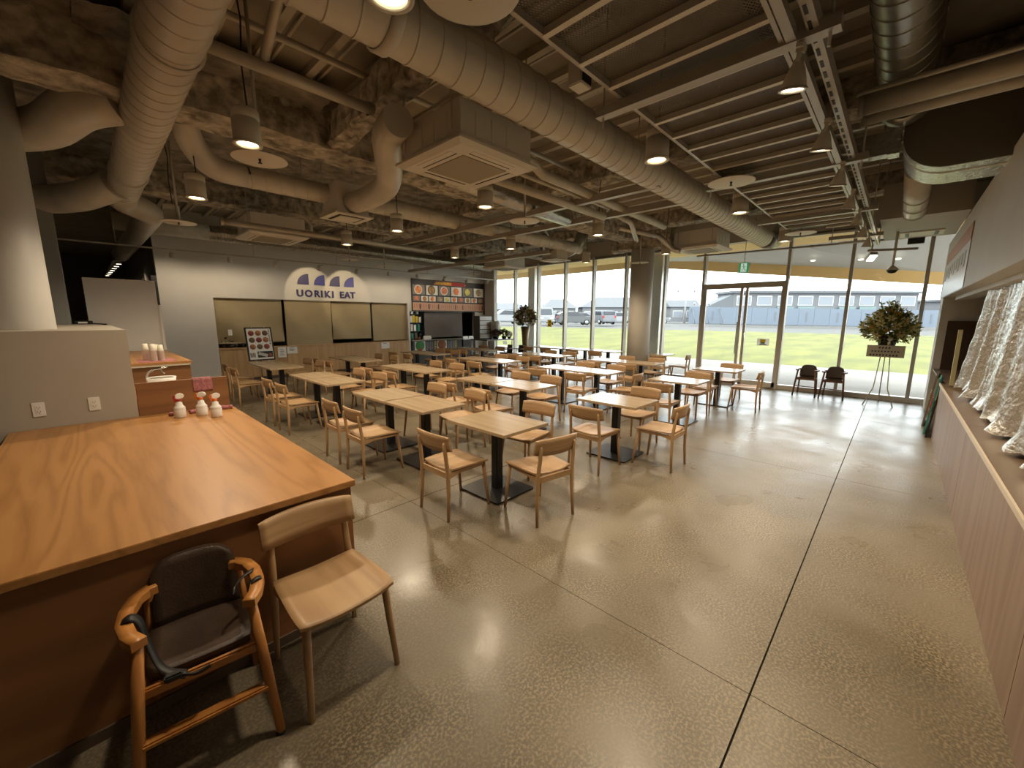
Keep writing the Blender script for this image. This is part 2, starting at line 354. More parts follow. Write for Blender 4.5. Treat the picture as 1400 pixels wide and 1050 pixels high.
# walls
wk = MB(); H0 = 4.15
wk.box(1.25, UY, 0, 2.27, UY+0.16, H0); wk.box(2.27, UY, 2.17, 7.90, UY+0.16, H0)
wk.box(7.90, UY, 1.90, GX+0.2, UY+0.16, H0); wk.box(10.93, UY, 0, GX+0.2, UY+0.16, 1.90)
wk.box(7.82, UY, 0.0, 7.90, UY+0.16, 2.17)
wb = solid('wall_back', wk, WALL, 'pale grey kitchen wall with serving hatches and round-cornered logo', 'wall', kind='structure')
solid('wall_kitchen', MB().box(1.25, UY+2.4, 0, GX+0.2, UY+2.5, H0).box(1.25, UY+0.16, 0, 1.33, UY+2.4, H0).box(GX+0.1, UY+0.16, 0, GX+0.2, UY+2.4, H0), WALLD, 'dark kitchen walls behind the serving hatches', 'wall', kind='structure')
solid('wall_left', MB().box(XB-0.1, YR, 0, XB, YL, H0), WALLD, 'dim far-left wall of the hall', 'wall', kind='structure')
solid('wall_corridor', MB().box(XB, YL, 0, 2.6, YL+0.1, H0).box(1.33, UY+2.5, 0, 1.43, YL, H0), WALLD, 'dark end of the corridor beside the kitchen wall', 'wall', kind='structure')
solid('wall_near', MB().box(XB-0.1, YR-0.1, 0, GX+0.3, YR, H0), WALLD, 'dark wall at the back of the shop behind the silver curtain', 'wall', kind='structure')
solid('wall_behind', MB().box(XB-0.2, YR, 0, XB-0.1, YL, H0), WALLD, 'wall at the back of the hall', 'wall', kind='structure')
wr = MB()
wr.box(XB, RY-0.14, 2.07, 11.1, RY, 3.10); wr.box(10.62, RY-0.5, 0.0, 11.2, RY, 2.07); wr.box(11.1, RY-0.5, 2.07, GX+0.1, RY, 3.10)
wr.box(XB, RY-0.14, 0.0, 0.0, RY, 2.07); wr.box(XB, RY-0.34, 2.02, 10.62, RY-0.14, 2.20)
solid('wall_right', wr, WALL, 'pale grey wall above the long shop hatch on the right', 'wall', kind='structure')
# white plaster strip where the glass wall meets the kitchen wall, and header above the glass
solid('trim_1', MB().box(GX-0.02, 11.93, 0, GX+0.14, UY, 3.6), WALL, 'white plaster strip between the menu board and the window wall', 'trim', kind='structure')
solid('trim_2', MB().box(GX, YR, 3.56, GX+0.25, UY, 4.2), BEIGE, 'beige header above the window wall', 'trim', kind='structure')
solid('trim_3', MB().box(GX-0.02, YR, 0, GX+0.2, RY-0.15, 3.6), WALL, 'wall end beside the last window pane on the right', 'trim', kind='structure')

# round columns
def column(loc, r, h, label):
    t = thing('round_column', label, 'column', loc, kind='structure')
    part(t, 'shaft', MB().lathe([(0, 0), (r, 0), (r, h), (0, h)], 40), COLP)
    part(t, 'base_ring', MB().lathe([(r+0.012, 0), (r+0.012, 0.06), (r, 0.065)], 40), BEIGE)
column((10.1, 4.98, 0), 0.285, 3.42, 'plain grey round column standing in front of the windows')
rough_beam('beam', (10.1, 4.2, 3.42), (10.1, 5.8, 3.42), 0.4, 0.7, FIREP, 9)
column((-0.50, 6.0, 0), 0.30, 4.1, 'plain grey round column rising behind the low partition')
solid('square_column', B(-0.72, 9.0, 0, -0.15, 9.5, 4.1), mat('bluegrey', (0.26, 0.26, 0.245), 0.6), 'blue-grey square column in the dim corner beyond the round column', 'column', kind='structure')

# ------------------------------------------------------------------ window wall
mull = [11.89, 10.76, 9.60, 8.41, 7.29, 6.15, 4.93, 3.88, 2.01, 0.87, -0.29]
def window(n, y0, y1, z0, z1, label, paper=None):
    t = thing('window_%d' % n, label, 'window', (GX, 0, 0), kind='structure')
    part(t, 'glass_pane', B(0.055, y0+0.02, z0, 0.067, y1-0.02, z1), GLASS)
    part(t, 'sill', B(-0.02, y0, 0, 0.14, y1, 0.10), ALU); part(t, 'head', B(0.0, y0, z1-0.03, 0.12, y1, z1+0.04), ALU)
    return t
names = ['leftmost window pane beside the kitchen wall', 'second window pane from the left, behind the tall vase', 'third window pane from the left, with the small coloured notice', 'fourth window pane from the left, parked cars behind',
 'fifth window pane from the left, silver cars behind', 'window pane just left of the round column', 'window pane between round column and glass door', None, 'window pane just right of the glass door', 'window pane behind the two small high chairs', 'rightmost narrow window pane beside the shop wall']
edges = mull + [-1.1]
for i in range(len(mull)):
    if names[i] is None: continue
    window(i+1, edges[i+1], edges[i], 0.10, 3.55, names[i])
mm = MB().box(-0.05, -0.030, 0, 0.13, 0.030, 3.6).mesh('mullion', ALU, 0.004)
ml = MB().box(-0.06, -0.012, 0, -0.045, 0.012, 3.6).mesh('glazing_bead', ALUL)
for i, y in enumerate(mull):
    t = thing('mullion', ['mullion at the left end of the window wall', 'second mullion from the left of the window wall', 'third mullion from the left, before the outdoor pillar', 'fourth mullion from the left of the window wall', 'fifth mullion from the left of the window wall', 'mullion just left of the round column', 'mullion just right of the round column', 'left jamb post of the glass entrance door', 'right jamb post of the glass entrance door', 'mullion behind the right small high chair', 'rightmost mullion behind the flower stand'][i], 'mullion', (GX, y, 0), kind='structure')
    part(t, 'post', mm, ALU); part(t, 'glazing_bead', ml, ALUL)
dr = thing('door_1', 'double glass entrance door with aluminium stiles', 'door', (GX, 0, 0), kind='structure')
part(dr, 'header', B(-0.04, 2.04, 2.44, 0.12, 3.85, 2.57), ALU, 0.004)
part(dr, 'transom_glass', B(0.055, 2.04, 2.57, 0.067, 3.85, 3.55), GLASS)
for y0, y1 in ((2.04, 2.86), (2.92, 3.85)):
    d = part(dr, 'leaf_glass', B(0.03, y0+0.05, 0.12, 0.042, y1-0.05, 2.44), GLASS)
    for a in (y0, y1-0.06): part(d, 'stile', B(0.0, a, 0.02, 0.07, a+0.06, 2.44), ALU)
    part(d, 'bottom_rail', B(0.0, y0, 0.02, 0.07, y1, 0.14), ALU)
for y in (2.80, 2.98): part(dr, 'pull_handle', MB().tube([(-0.05, y, 0.8), (-0.05, y, 1.6)], 0.012, 8), CHROME)
part(dr, 'door_stop', B(-0.1, 2.1, 0.02, 0.0, 2.22, 0.14), ALU)
part(dr, 'threshold', B(-0.03, 2.04, 0, 0.14, 3.85, 0.02), ALU)
def notice(name, label, x, y0, y1, z0, z1, base, marks):
    t = thing(name, label, 'notice', (x, 0, 0))
    part(t, 'sheet', B(-0.004, y0, z0, 0.0, y1, z1), base)
    for (a0, a1, b0, b1, m) in marks:
        part(t, 'print', B(-0.006, y0+(y1-y0)*a0, z0+(z1-z0)*b0, -0.004, y0+(y1-y0)*a1, z0+(z1-z0)*b1), m)
RED = mat('red_print', (0.45, 0.03, 0.02), 0.6); YEL = mat('yellow_print', (0.75, 0.55, 0.04), 0.6); GRN = mat('green_print', (0.06, 0.26, 0.07), 0.6)
ORG = mat('orange_print', (0.62, 0.20, 0.05), 0.6); TEAL = mat('teal_print', (0.05, 0.30, 0.24), 0.6)
notice('paper_notice', 'white paper notice with yellow picture on glass door', GX+0.028, 2.25, 2.51, 1.03, 1.20, thin_paper('thin_paper', (0.8, 0.78, 0.74)), [(0.3, 0.75, 0.45, 0.9, YEL), (0.35, 0.7, 0.28, 0.45, GRN), (0.2, 0.8, 0.1, 0.22, INK)])
notice('coloured_notice', 'small yellow and red notice stuck on the window', GX+0.053, 9.0, 9.19, 1.36, 1.62, thin_paper('thin_yellow', (0.75, 0.6, 0.12)), [(0.2, 0.8, 0.15, 0.4, RED), (0.2, 0.8, 0.6, 0.85, ORG), (0.35, 0.65, 0.45, 0.58, GRN)])

# ------------------------------------------------------------------ outdoors
solid('paving', B(GX+0.14, -25, -0.25, 17.8, 40, -0.02), PAVE, 'pale paving strip outside the window wall', 'paving', kind='structure')
def terrain(name, pts_near, pts_far, m, label, cat, n=14):
    mb = MB()
    def fn(u, v):
        k = u*(len(pts_near)-1); i = min(int(k), len(pts_near)-2); t = k-i
        a = Vector(pts_near[i]).lerp(Vector(pts_near[i+1]), t); b = Vector(pts_far[i]).lerp(Vector(pts_far[i+1]), t); return a.lerp(b, v)
    mb.grid(fn, 21, n); return solid(name, mb, m, label, cat, kind='structure')
terrain('lawn', [(17.8, 60, -0.05), (17.8, 15, -0.05), (17.8, 6, -0.05), (17.8, -2, -0.05), (17.8, -30, -0.05)],
        [(12, 66, 0.85), (31, 25.5, 0.76), (40, 16, 0.53), (56, 0, 0.02), (75, -30, -0.3)], GRASS, 'bright green lawn sloping up beyond the paving', 'lawn')
terrain('gravel_lot', [(12, 66, 0.85), (31, 25.5, 0.76), (40, 16, 0.53), (56, 0, 0.02), (75, -30, -0.3)],
        [(80, 150, 0.9), (100, 100, 0.9), (120, 60, 0.9), (160, 0, 0.4), (180, -60, 0.2)], GRAVEL, 'grey gravel car park beyond the lawn', 'car park')
# canopy of the building outside: wood-lined strip by the glass, grey soffit, deep wooden fascia
ct = thing('canopy', 'deep roof canopy outside the window wall with wooden fascia', 'canopy', kind='structure')
part(ct, 'wood_soffit', B(GX+0.25, -6, 3.62, 13.4, 18, 3.72), WOODS)
EX = 14.5
def ez(y): return 3.55-0.134*(7.1-y) if y < 7.1 else 3.55
ev = [18.0, 7.1, 4.9, 2.4, -0.3, -2.6, -6.0]
for y0, y1 in zip(ev, ev[1:]):
    part(ct, 'soffit_panel', MB().add([(13.4, y0, 3.66), (13.4, y1, 3.66), (EX, y1, ez(y1)+0.30), (EX, y0, ez(y0)+0.30), (13.4, y0, 3.70), (13.4, y1, 3.70), (EX, y1, ez(y1)+0.34), (EX, y0, ez(y0)+0.34)], [(0,1,2,3),(4,7,6,5),(0,4,5,1),(1,5,6,2),(2,6,7,3),(3,7,4,0)]), SOFF)
    part(ct, 'fascia', MB().add([(EX, y0, ez(y0)-0.0), (EX, y1, ez(y1)-0.0), (EX+0.08, y1, ez(y1)), (EX+0.08, y0, ez(y0)), (EX, y0, ez(y0)+0.40), (EX, y1, ez(y1)+0.40), (EX+0.08, y1, ez(y1)+0.40), (EX+0.08, y0, ez(y0)+0.40)], [(0,1,2,3),(4,7,6,5),(0,4,5,1),(1,5,6,2),(2,6,7,3),(3,7,4,0)]), WOODS)
for y in (1.9, 0.9, 0.2): part(ct, 'downlight', MB().lathe([(0, 0), (0.05, 0), (0.06, 0.03)], 14, (13.9, y, (3.66+ez(y))/2-0.02)), emission('canopy_glow', (1.0, 0.9, 0.75), 2.5) if 'canopy_glow' not in MATS else MATS['canopy_glow'])
solid('roof_slab', B(GX+0.3, -6, 3.8, 13.6, 18, 4.1), SOFF, 'flat grey roof edge above the canopy', 'roof', kind='structure')
solid('canopy_post', B(12.45, 10.64, -0.05, 12.75, 10.98, 3.62), ALUL, 'white square canopy post outside behind the tall vase', 'post', kind='structure')
solid('canopy_post', B(12.4, 5.45, -0.05, 12.8, 5.85, 3.62), ALUL, 'white square canopy post outside behind the round column', 'post', kind='structure')

FENCE = mat('fence_blue', (0.14, 0.168, 0.21), 0.6); FMARK = mat('fence_mark', (0.13, 0.14, 0.165), 0.7)
ft = thing('site_fence', 'pale blue temporary site fence beyond the lawn', 'fence')
a, b = Vector((61.5, 22.6, 0.85)), Vector((100, -17.5, 0.2)); n = 24; u = (b-a).normalized(); ang = math.atan2(u.y, u.x); Lp = (b-a).length/n
pm = B(0.03, -0.03, 0, Lp-0.03, 0.03, 2.45).mesh('panel', FENCE); km = B(Lp*0.45, -0.05, 0.5, Lp*0.58, -0.035, 1.9).mesh('panel_mark', FMARK)
for i in range(n):
    p = a.lerp(b, i/n); q = link('panel', pm, ft, p, (0, 0, ang))
    if i % 2: link('panel_mark', km, q)
for i in (0, 1, 2): part(ft, 'prop', MB().tube([(61.7+i*1.4, 22.0-i*1.45, 0.9), (60.3+i*1.4, 21.2-i*1.45, 0.85), (61.7+i*1.4, 22.2-i*1.45, 3.0)], 0.06, 6), mat('prop_dark', (0.12, 0.12, 0.13), 0.6))

WALLH = mat('house_wall', (0.175, 0.18, 0.19), 0.8); ROOFH = mat('house_roof', (0.125, 0.13, 0.14), 0.8); PANE = mat('house_pane', (0.20, 0.22, 0.25), 0.3)
LB = mat('far_building', (0.15, 0.153, 0.165), 0.8); LBG = mat('far_green', (0.16, 0.22, 0.215), 0.6)
def house(name, label, p0, p1, depth, zb, ze, zr, nwin=0, wz=None, wallm=WALLH, roof='gable', bays=None):
    """a long block between two ground points; gable or mono roof; each window its own part"""
    p0, p1 = Vector((*p0, 0)), Vector((*p1, 0)); L_ = (p1-p0).length; ang = math.atan2(p1.y-p0.y, p1.x-p0.x)
    t = thing(name, label, 'building', (p0.x, p0.y, zb), ang)
    part(t, 'wall', B(0, 0, 0, L_, depth, ze-zb), wallm)
    if roof == 'gable': part(t, 'roof', MB().prism([(-0.4, ze-zb-0.1), (depth/2, zr-zb), (depth+0.4, ze-zb-0.1)], -0.5, L_+0.5, 'X'), ROOFH)
    elif roof == 'hip':
        part(t, 'roof', MB().add([(-.5,-.5,ze-zb),(L_+.5,-.5,ze-zb),(L_+.5,depth+.5,ze-zb),(-.5,depth+.5,ze-zb),(L_*.25,depth/2,zr-zb),(L_*.75,depth/2,zr-zb)], [(0,1,5,4),(1,2,5),(2,3,4,5),(3,0,4),(0,3,2,1)]), ROOFH)
    else: part(t, 'roof', B(-0.5, -0.6, ze-zb, L_+0.5, depth, zr-zb), ROOFH)
    for i in range(nwin):
        c = L_*(i+0.5)/nwin; h = L_/nwin*0.36
        f = part(t, 'window', B(c-h, -0.08, wz[0], c+h, -0.02, wz[1]), ALUL); part(f, 'pane', B(c-h*0.92, -0.12, wz[0]+0.1, c+h*0.92, -0.08, wz[1]-0.1), PANE)
    return t
tb = house('long_building', 'long two-storey grey building behind the blue site fence', (82.2, 22.4), (105.5, -2.0), 6, 0.8, 6.2, 6.6, 9, (3.2, 4.9), LB, 'flat')
for i in (2, 3, 5, 6): part(tb, 'balcony_screen', B(i*3.75+0.3, -0.6, 2.0, i*3.75+3.3, -0.3, 3.0), LBG)
part(tb, 'dark_opening', B(12.2, -0.2, 1.6, 18.5, -0.1, 3.0), mat('far_dark', (0.16, 0.17, 0.18), 0.8)); part(tb, 'annex_roof', MB().prism([(-6, 2.4), (0, 5.2), (0, 1.0), (-6, 1.0)], 0, 3, 'Y'), ROOFH)
house('far_building', 'low grey building at the right beyond the site fence', (112, -6), (131, -26), 9, 0.6, 4.9, 5.3, 7, (2.4, 3.6), LB, 'flat')
house('house', 'grey hall with long ridged roof behind the parked cars', (67.5, 45.2), (77.3, 34.8), 7, 0.9, 3.7, 5.8, 6, (1.0, 2.0), WALLH, 'hip')
house('house', 'small pale house with gabled roof left of the utility pole', (79.3, 32.6), (82.9, 28.8), 4, 0.9, 3.9, 5.2, 2, (0.9, 2.2), WALLH, 'gable')
house('house', 'low house with dark roof far left behind the white cars', (53, 60), (60.5, 52.5), 8, 0.9, 3.2, 4.6, 3, (0.8, 1.7), WALLH, 'hip')
house('house', 'distant house roof behind the white van', (62, 50), (66.3, 46), 7, 0.9, 3.5, 5.4, 2, (1.0, 2.0), WALLH, 'hip')
def pole(label, x, y, z0, z1, arms):
    t = thing('utility_pole', label, 'pole', (x, y, z0)); part(t, 'shaft', MB().tube([(0,0,0), (0,0,z1-z0)], [0.17, 0.11], 8), mat('pole_grey', (0.30, 0.30, 0.31), 0.8))
    for k in range(arms):
        q = part(t, 'cross_arm', MB().cbox((0, 0, z1-z0-0.9-k*0.7), (0.1, 3.2, 0.12), Matrix.Rotation(R(45), 3, 'Z')), MATS['pole_grey'])
        for d in (-1.3, 1.3): part(q, 'insulator', MB().lathe([(0, 0), (0.16, 0), (0.16, 0.35), (0, 0.4)], 8, (-d*0.707, d*0.707, z1-z0-0.85-k*0.7)), MATS['pole_grey'])
pole('utility pole with a cross-arm beside the small pale house', 66.0, 24.9, 0.9, 6.6, 1)
pole('bare utility pole behind the white van', 50.5, 41.2, 0.9, 6.8, 0)
pole('thin distant pole between the house and the site fence', 74.5, 25.3, 0.9, 4.8, 1)
DGL = mat('car_glass', (0.03, 0.035, 0.045), 0.15); TYRE = mat('tyre', (0.015, 0.015, 0.015), 0.8); HUB = mat('hub', (0.5, 0.5, 0.5), 0.35, 0.7); LAMPR = mat('tail_lamp', (0.35, 0.02, 0.02), 0.4); LAMPW = mat('head_lamp', (0.8, 0.8, 0.8), 0.2)
def car(label, x, y, z, rz, paint, kind):
    t = thing('car', label, 'car', (x, y, z), rz, 'cars parked beyond the lawn')
    if kind == 'van': L_, W_, prof, gl = 3.4, 1.5, [(-1.7,.28),(-1.7,1.0),(-1.62,1.85),(.95,1.88),(1.45,1.05),(1.7,.9),(1.7,.28)], [(-1.55,1.1),(-1.5,1.72),(.9,1.75),(1.3,1.1)]
    elif kind == 'suv': L_, W_, prof, gl = 4.4, 1.8, [(-2.2,.32),(-2.2,1.0),(-1.95,1.62),(.35,1.68),(1.1,1.1),(2.1,.98),(2.2,.7),(2.2,.32)], [(-1.95,1.08),(-1.75,1.54),(.3,1.58),(.92,1.1)]
    else: L_, W_, prof, gl = 4.1, 1.7, [(-2.05,.28),(-2.05,.9),(-1.75,1.35),(-1.2,1.5),(.2,1.5),(1.0,1.0),(1.95,.85),(2.05,.55),(2.05,.28)], [(-1.75,.98),(-1.3,1.4),(.15,1.42),(.8,1.0)]
    part(t, 'body', MB().prism(prof, -W_/2, W_/2, 'Y'), paint, 0.09)
    part(t, 'side_glass', MB().prism(gl, -W_/2-0.012, W_/2+0.012, 'Y'), DGL)
    part(t, 'rear_glass', B(prof[1][0]-0.02, -W_*0.38, prof[1][1]+0.12, prof[1][0]+0.20, W_*0.38, prof[2][1]-0.12), DGL)
    k = 3 if kind != 'hatch' else 4
    (xa, za), (xb, zb) = prof[k], prof[k+1]
    part(t, 'windscreen', MB().add([(xa+.03, -W_*.4, za-.06), (xa+.03, W_*.4, za-.06), (xb+.03, W_*.43, zb+.05), (xb+.03, -W_*.43, zb+.05), (xa-.06, -W_*.4, za-.12), (xa-.06, W_*.4, za-.12), (xb-.06, W_*.43, zb), (xb-.06, -W_*.43, zb)], [(0,1,2,3),(4,7,6,5),(0,4,5,1),(1,5,6,2),(2,6,7,3),(3,7,4,0)]), DGL)
    for sx in (-0.62, 0.62):
        for sy in (-1, 1):
            wq = part(t, 'wheel', MB().lathe([(0, -0.1), (0.31, -0.1), (0.31, 0.1), (0, 0.1)], 16, axis='Y'), TYRE, loc=(sx*L_/2, sy*(W_/2-0.06), 0.31))
            part(wq, 'hub_cap', MB().lathe([(0, -0.13), (0.19, -0.12), (0.19, 0.12), (0, 0.13)], 12, axis='Y'), HUB)
    for sy in (-1, 1):
        part(t, 'head_lamp', B(L_/2-0.12, sy*W_*0.36-0.16, 0.66, L_/2+0.01, sy*W_*0.36+0.16, 0.82), LAMPW)
        part(t, 'tail_lamp', B(-L_/2-0.01, sy*W_*0.40-0.10, 0.75, -L_/2+0.08, sy*W_*0.40+0.10, 1.05), LAMPR)
PW, PB, PS = mat('paint_white', (0.25, 0.255, 0.27), 0.3, 0, coat=0.4), mat('paint_black', (0.05, 0.05, 0.055), 0.25, coat=0.5), mat('paint_silver', (0.15, 0.155, 0.17), 0.3, 0.3, coat=0.4)
for args in [('white van parked behind the coloured notice', 36.6, 29.6, 0.9, R(225), PW, 'van'), ('black minivan parked beside the white van', 43.9, 33.5, 0.92, R(60), PB, 'suv'),
    ('black hatchback parked right of the black minivan', 38.6, 27.0, 0.86, R(-42), PB, 'hatch'), ('silver hatchback with dark rear window in the car park', 43.6, 26.4, 0.9, R(55), PS, 'suv'),
    ('white car parked right of the silver hatchback', 49.9, 27.6, 0.9, R(-42), PW, 'hatch'), ('white car at the far left, seen past the kitchen corner', 34.0, 33.6, 0.9, R(150), PW, 'suv'),
    ('white car in the second row behind the black hatchback', 50.5, 33.5, 0.9, R(-45), PW, 'hatch'), ('grey car half hidden by the round column', 54.0, 24.6, 0.88, R(-42), PS, 'hatch')]: car(*args)

# ------------------------------------------------------------------ big counter and service block on the left
ct = thing('service_counter', 'large orange-brown wooden counter in the left foreground', 'counter', (0, 0, 0))
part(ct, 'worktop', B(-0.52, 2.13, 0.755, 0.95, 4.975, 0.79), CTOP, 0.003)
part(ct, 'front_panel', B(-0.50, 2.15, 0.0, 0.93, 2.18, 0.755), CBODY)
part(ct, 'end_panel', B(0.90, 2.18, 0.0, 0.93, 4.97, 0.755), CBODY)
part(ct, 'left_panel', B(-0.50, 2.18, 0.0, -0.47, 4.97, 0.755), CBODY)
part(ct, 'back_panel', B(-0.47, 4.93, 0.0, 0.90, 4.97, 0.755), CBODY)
part(ct, 'plinth', B(-0.48, 2.14, 0.0, 0.92, 2.15, 0.05), mat('plinth', (0.10, 0.07, 0.05), 0.6))
pw = solid('wall_partition', MB().box(-1.4, 4.98, 0, 0.24, 5.10, 1.58).box(-1.4, 5.10, 1.50, 0.24, 9.55, 1.575).box(0.14, 5.10, 0, 0.24, 9.55, 1.50), BEIGE, 'low beige partition wall with power sockets behind the counter', 'wall', kind='structure')
def socket(label, x):
    t = thing('power_socket', label, 'socket', (x, 4.98, 0.95), 0, 'sockets on the partition')
    part(t, 'plate', B(-0.036, -0.008, -0.058, 0.036, 0, 0.058), WHITE, 0.003)
    part(t, 'insert', B(-0.017, -0.011, -0.036, 0.017, -0.008, 0.036), WHITE)
    for z in (0.016, -0.02):
        for (dx, dz, w_, h_) in ((-0.008, 0.004, 0.003, 0.009), (0.008, 0.004, 0.003, 0.009), (0, -0.008, 0.006, 0.005)):
            part(t, 'slot', B(dx-w_/2, -0.012, z+dz-h_/2, dx+w_/2, -0.011, z+dz+h_/2), BLK)
socket('left white power socket on the beige partition', -0.345); socket('right white power socket on the beige partition', -0.03)
sk = thing('sink_counter', 'brown wooden sink counter behind the spray bottles', 'counter', (0, 0, 0))
part(sk, 'splash_board', B(0.245, 4.98, 0.0, 0.945, 5.02, 1.09), CBODY, 0.002)
part(sk, 'worktop', B(0.245, 5.02, 0.90, 0.945, 6.0, 0.94), CTOP)
part(sk, 'side_panel', B(0.915, 5.02, 0.0, 0.945, 6.0, 0.90), CBODY)
part(sk, 'basin', MB().lathe([(0.10, 0.135), (0.12, 0.14), (0.10, 0.02), (0, 0.0)], 24, (0.48, 5.5, 0.935)), WHITE)
fc = thing('tap', 'curved chrome tap over the sink', 'tap', (0.37, 5.55, 0.94))
part(fc, 'spout', MB().tube([(0, 0, 0), (0, 0, 0.15), (0.02, 0, 0.19), (0.06, 0, 0.215), (0.12, 0, 0.225), (0.17, 0, 0.235)], 0.010, 10), CHROME)
part(fc, 'lever', MB().tube([(0.11, 0, 0.222), (0.13, -0.01, 0.18), (0.14, -0.02, 0.165)], 0.006, 8), CHROME); part(fc, 'collar', MB().lathe([(0, 0), (0.022, 0), (0.022, 0.02), (0, 0.025)], 14), CHROME)
cb = thing('storage_cabinet', 'brown cabinet carrying paper cups behind the sink', 'cabinet', (0, 0, 0))
part(cb, 'top', B(0.26, 7.0, 1.07, 0.95, 9.6, 1.10), CTOP, 0.003); part(cb, 'body', B(0.27, 7.03, 0, 0.93, 9.58, 1.07), CBODY); part(cb, 'edge_strip', B(0.26, 6.99, 1.045, 0.93, 7.03, 1.068), mat('pale_edge', (0.6, 0.5, 0.36), 0.5))
CUP = mat('paper_cup', (0.70, 0.66, 0.55), 0.6, 0, 0.03, 8)
def cups(x, y, n, label):
    for k in range(n):
        o = link('paper_cup', CUPM, None, (x, y, 1.105+0.018*k)); tag(o, label % (['bottom', 'second', 'third', 'fourth', 'fifth', 'sixth', 'seventh', 'eighth'][k] if k < n-1 else 'topmost'), 'cup', 'paper cups on the cabinet')
CUPM = MB().lathe([(0, 0.10), (0.028, 0.10), (0.033, 0.03), (0.040, 0.0), (0.036, 0.0)], 18).mesh('paper_cup', CUP)
cups(0.52, 7.42, 8, '%s paper cup, counted upward, in the left stack on the brown cabinet'); cups(0.58, 7.24, 8, '%s paper cup, counted upward, in the front stack on the brown cabinet'); cups(0.665, 7.30, 7, '%s paper cup, counted upward, in the right stack on the brown cabinet'); cups(0.63, 7.45, 7, '%s paper cup, counted upward, in the rearmost stack on the brown cabinet')
solid('tray_cloth', B(0.42, 7.08, 1.10, 0.80, 7.6, 1.104), PINK, 'pink cloth under the stacks of paper cups', 'cloth')
wp = thing('white_panel', 'tall white screen panel beyond the cup cabinet', 'panel', (0, 0, 0))
part(wp, 'board', B(0.04, 9.66, 0.0, 0.93, 9.70, 2.32), WALL); part(wp, 'edge_post', B(0.93, 9.64, 0, 0.97, 9.72, 1.9), WALL)
solid('gap_shade_strip', B(1.12, 12.2, 0, 1.22, 12.35, 2.6), BLK, 'black strip added for the shaded gap between white panel and kitchen wall', 'strip', kind='structure')  # black strip put in for the shade of the open gap

def bottle(x, y, rz, label, trig):
    t = thing('spray_bottle', label, 'bottle', (x, y, 0.79), rz, 'spray bottles on the counter')
    body = [(0, 0), (0.040, 0.0), (0.044, 0.006), (0.045, 0.07), (0.042, 0.082), (0.045, 0.088), (0.036, 0.10), (0.026, 0.115), (0.024, 0.135), (0.014, 0.145), (0.014, 0.165), (0, 0.165)]
    part(t, 'body', MB().lathe(body, 24), mat('milky_plastic', (0.80, 0.78, 0.74), 0.35))
    part(t, 'collar', MB().lathe([(0.017, 0.15), (0.019, 0.152), (0.019, 0.17), (0.0, 0.172)], 16), trig)
    part(t, 'head', MB().prism([(-0.022, 0.17), (-0.026, 0.195), (-0.012, 0.215), (0.02, 0.22), (0.038, 0.212), (0.044, 0.19), (0.03, 0.175), (0.012, 0.17)], -0.012, 0.012, 'Y'), WHITE, 0.004)
    part(t, 'trigger', MB().prism([(-0.018, 0.165), (-0.030, 0.20), (-0.044, 0.195), (-0.036, 0.17), (-0.030, 0.14), (-0.026, 0.14)], -0.006, 0.006, 'Y'), trig, 0.002)
    part(t, 'nozzle', MB().lathe([(0, 0), (0.008, 0), (0.008, 0.012), (0, 0.012)], 10, (-0.034, 0, 0.20), axis='X'), trig)
TR, TO = mat('trigger_red', (0.35, 0.02, 0.015), 0.4), mat('trigger_orange', (0.75, 0.16, 0.02), 0.4)
bottle(0.50, 4.66, R(10), 'left white spray bottle with red trigger on the counter', TR); bottle(0.655, 4.62, R(-25), 'middle white spray bottle with orange trigger on the counter', TO); bottle(0.735, 4.46, R(5), 'right white spray bottle with orange trigger on the counter', TO)
def cloth(label, pts, r):
    rnd = random.Random(len(label)); mb = MB().tube([(p[0], p[1]+rnd.uniform(-.004, .004), p[2]) for p in pts], [r*rnd.uniform(0.8, 1.2) for _ in pts], 10)
    solid('rolled_cloth', mb, PINK, label, 'cloth', group='pink cloths')
cloth('rolled pink cloth behind the left spray bottle', [(0.43+0.02*i, 4.78, 0.809) for i in range(6)], 0.017)
cloth('rolled pink cloth between the left and middle spray bottles', [(0.58+0.02*i, 4.76, 0.809) for i in range(4)], 0.017)
cloth('rolled pink cloth behind the right spray bottle', [(0.74+0.02*i, 4.80-0.006*i, 0.811) for i in range(10)], 0.019)
mb = MB().shell(lambda u, v, s: (0.66+0.155*u, (4.974 if v < 0.82 else 5.026) - 0.003*s*(1 if v < .82 else -1) + 0.002*math.sin(u*22), 0.965+0.132*min(v/0.82, 1) - (0.0 if v < .82 else 0)), 16, 10)
solid('hanging_cloth', mb, PINK, 'pink cloth hung over the sink splash board', 'cloth')
solid('black_cable', MB().tube([(0.06, 9.6, 1.58), (0.08, 9.3, 1.585), (0.16, 8.6, 1.585), (0.2, 8.2, 1.585)], 0.01, 6), BLK, 'black cable lying on top of the partition', 'cable')
dv = thing('small_device', 'small black device on top of the partition', 'device', (-0.02, 9.2, 1.578)); part(dv, 'case', B(-0.1, -0.06, 0, 0.1, 0.06, 0.05), BLK, 0.006); part(dv, 'label', B(-0.06, -0.062, 0.01, 0.04, -0.06, 0.035), WHITE)

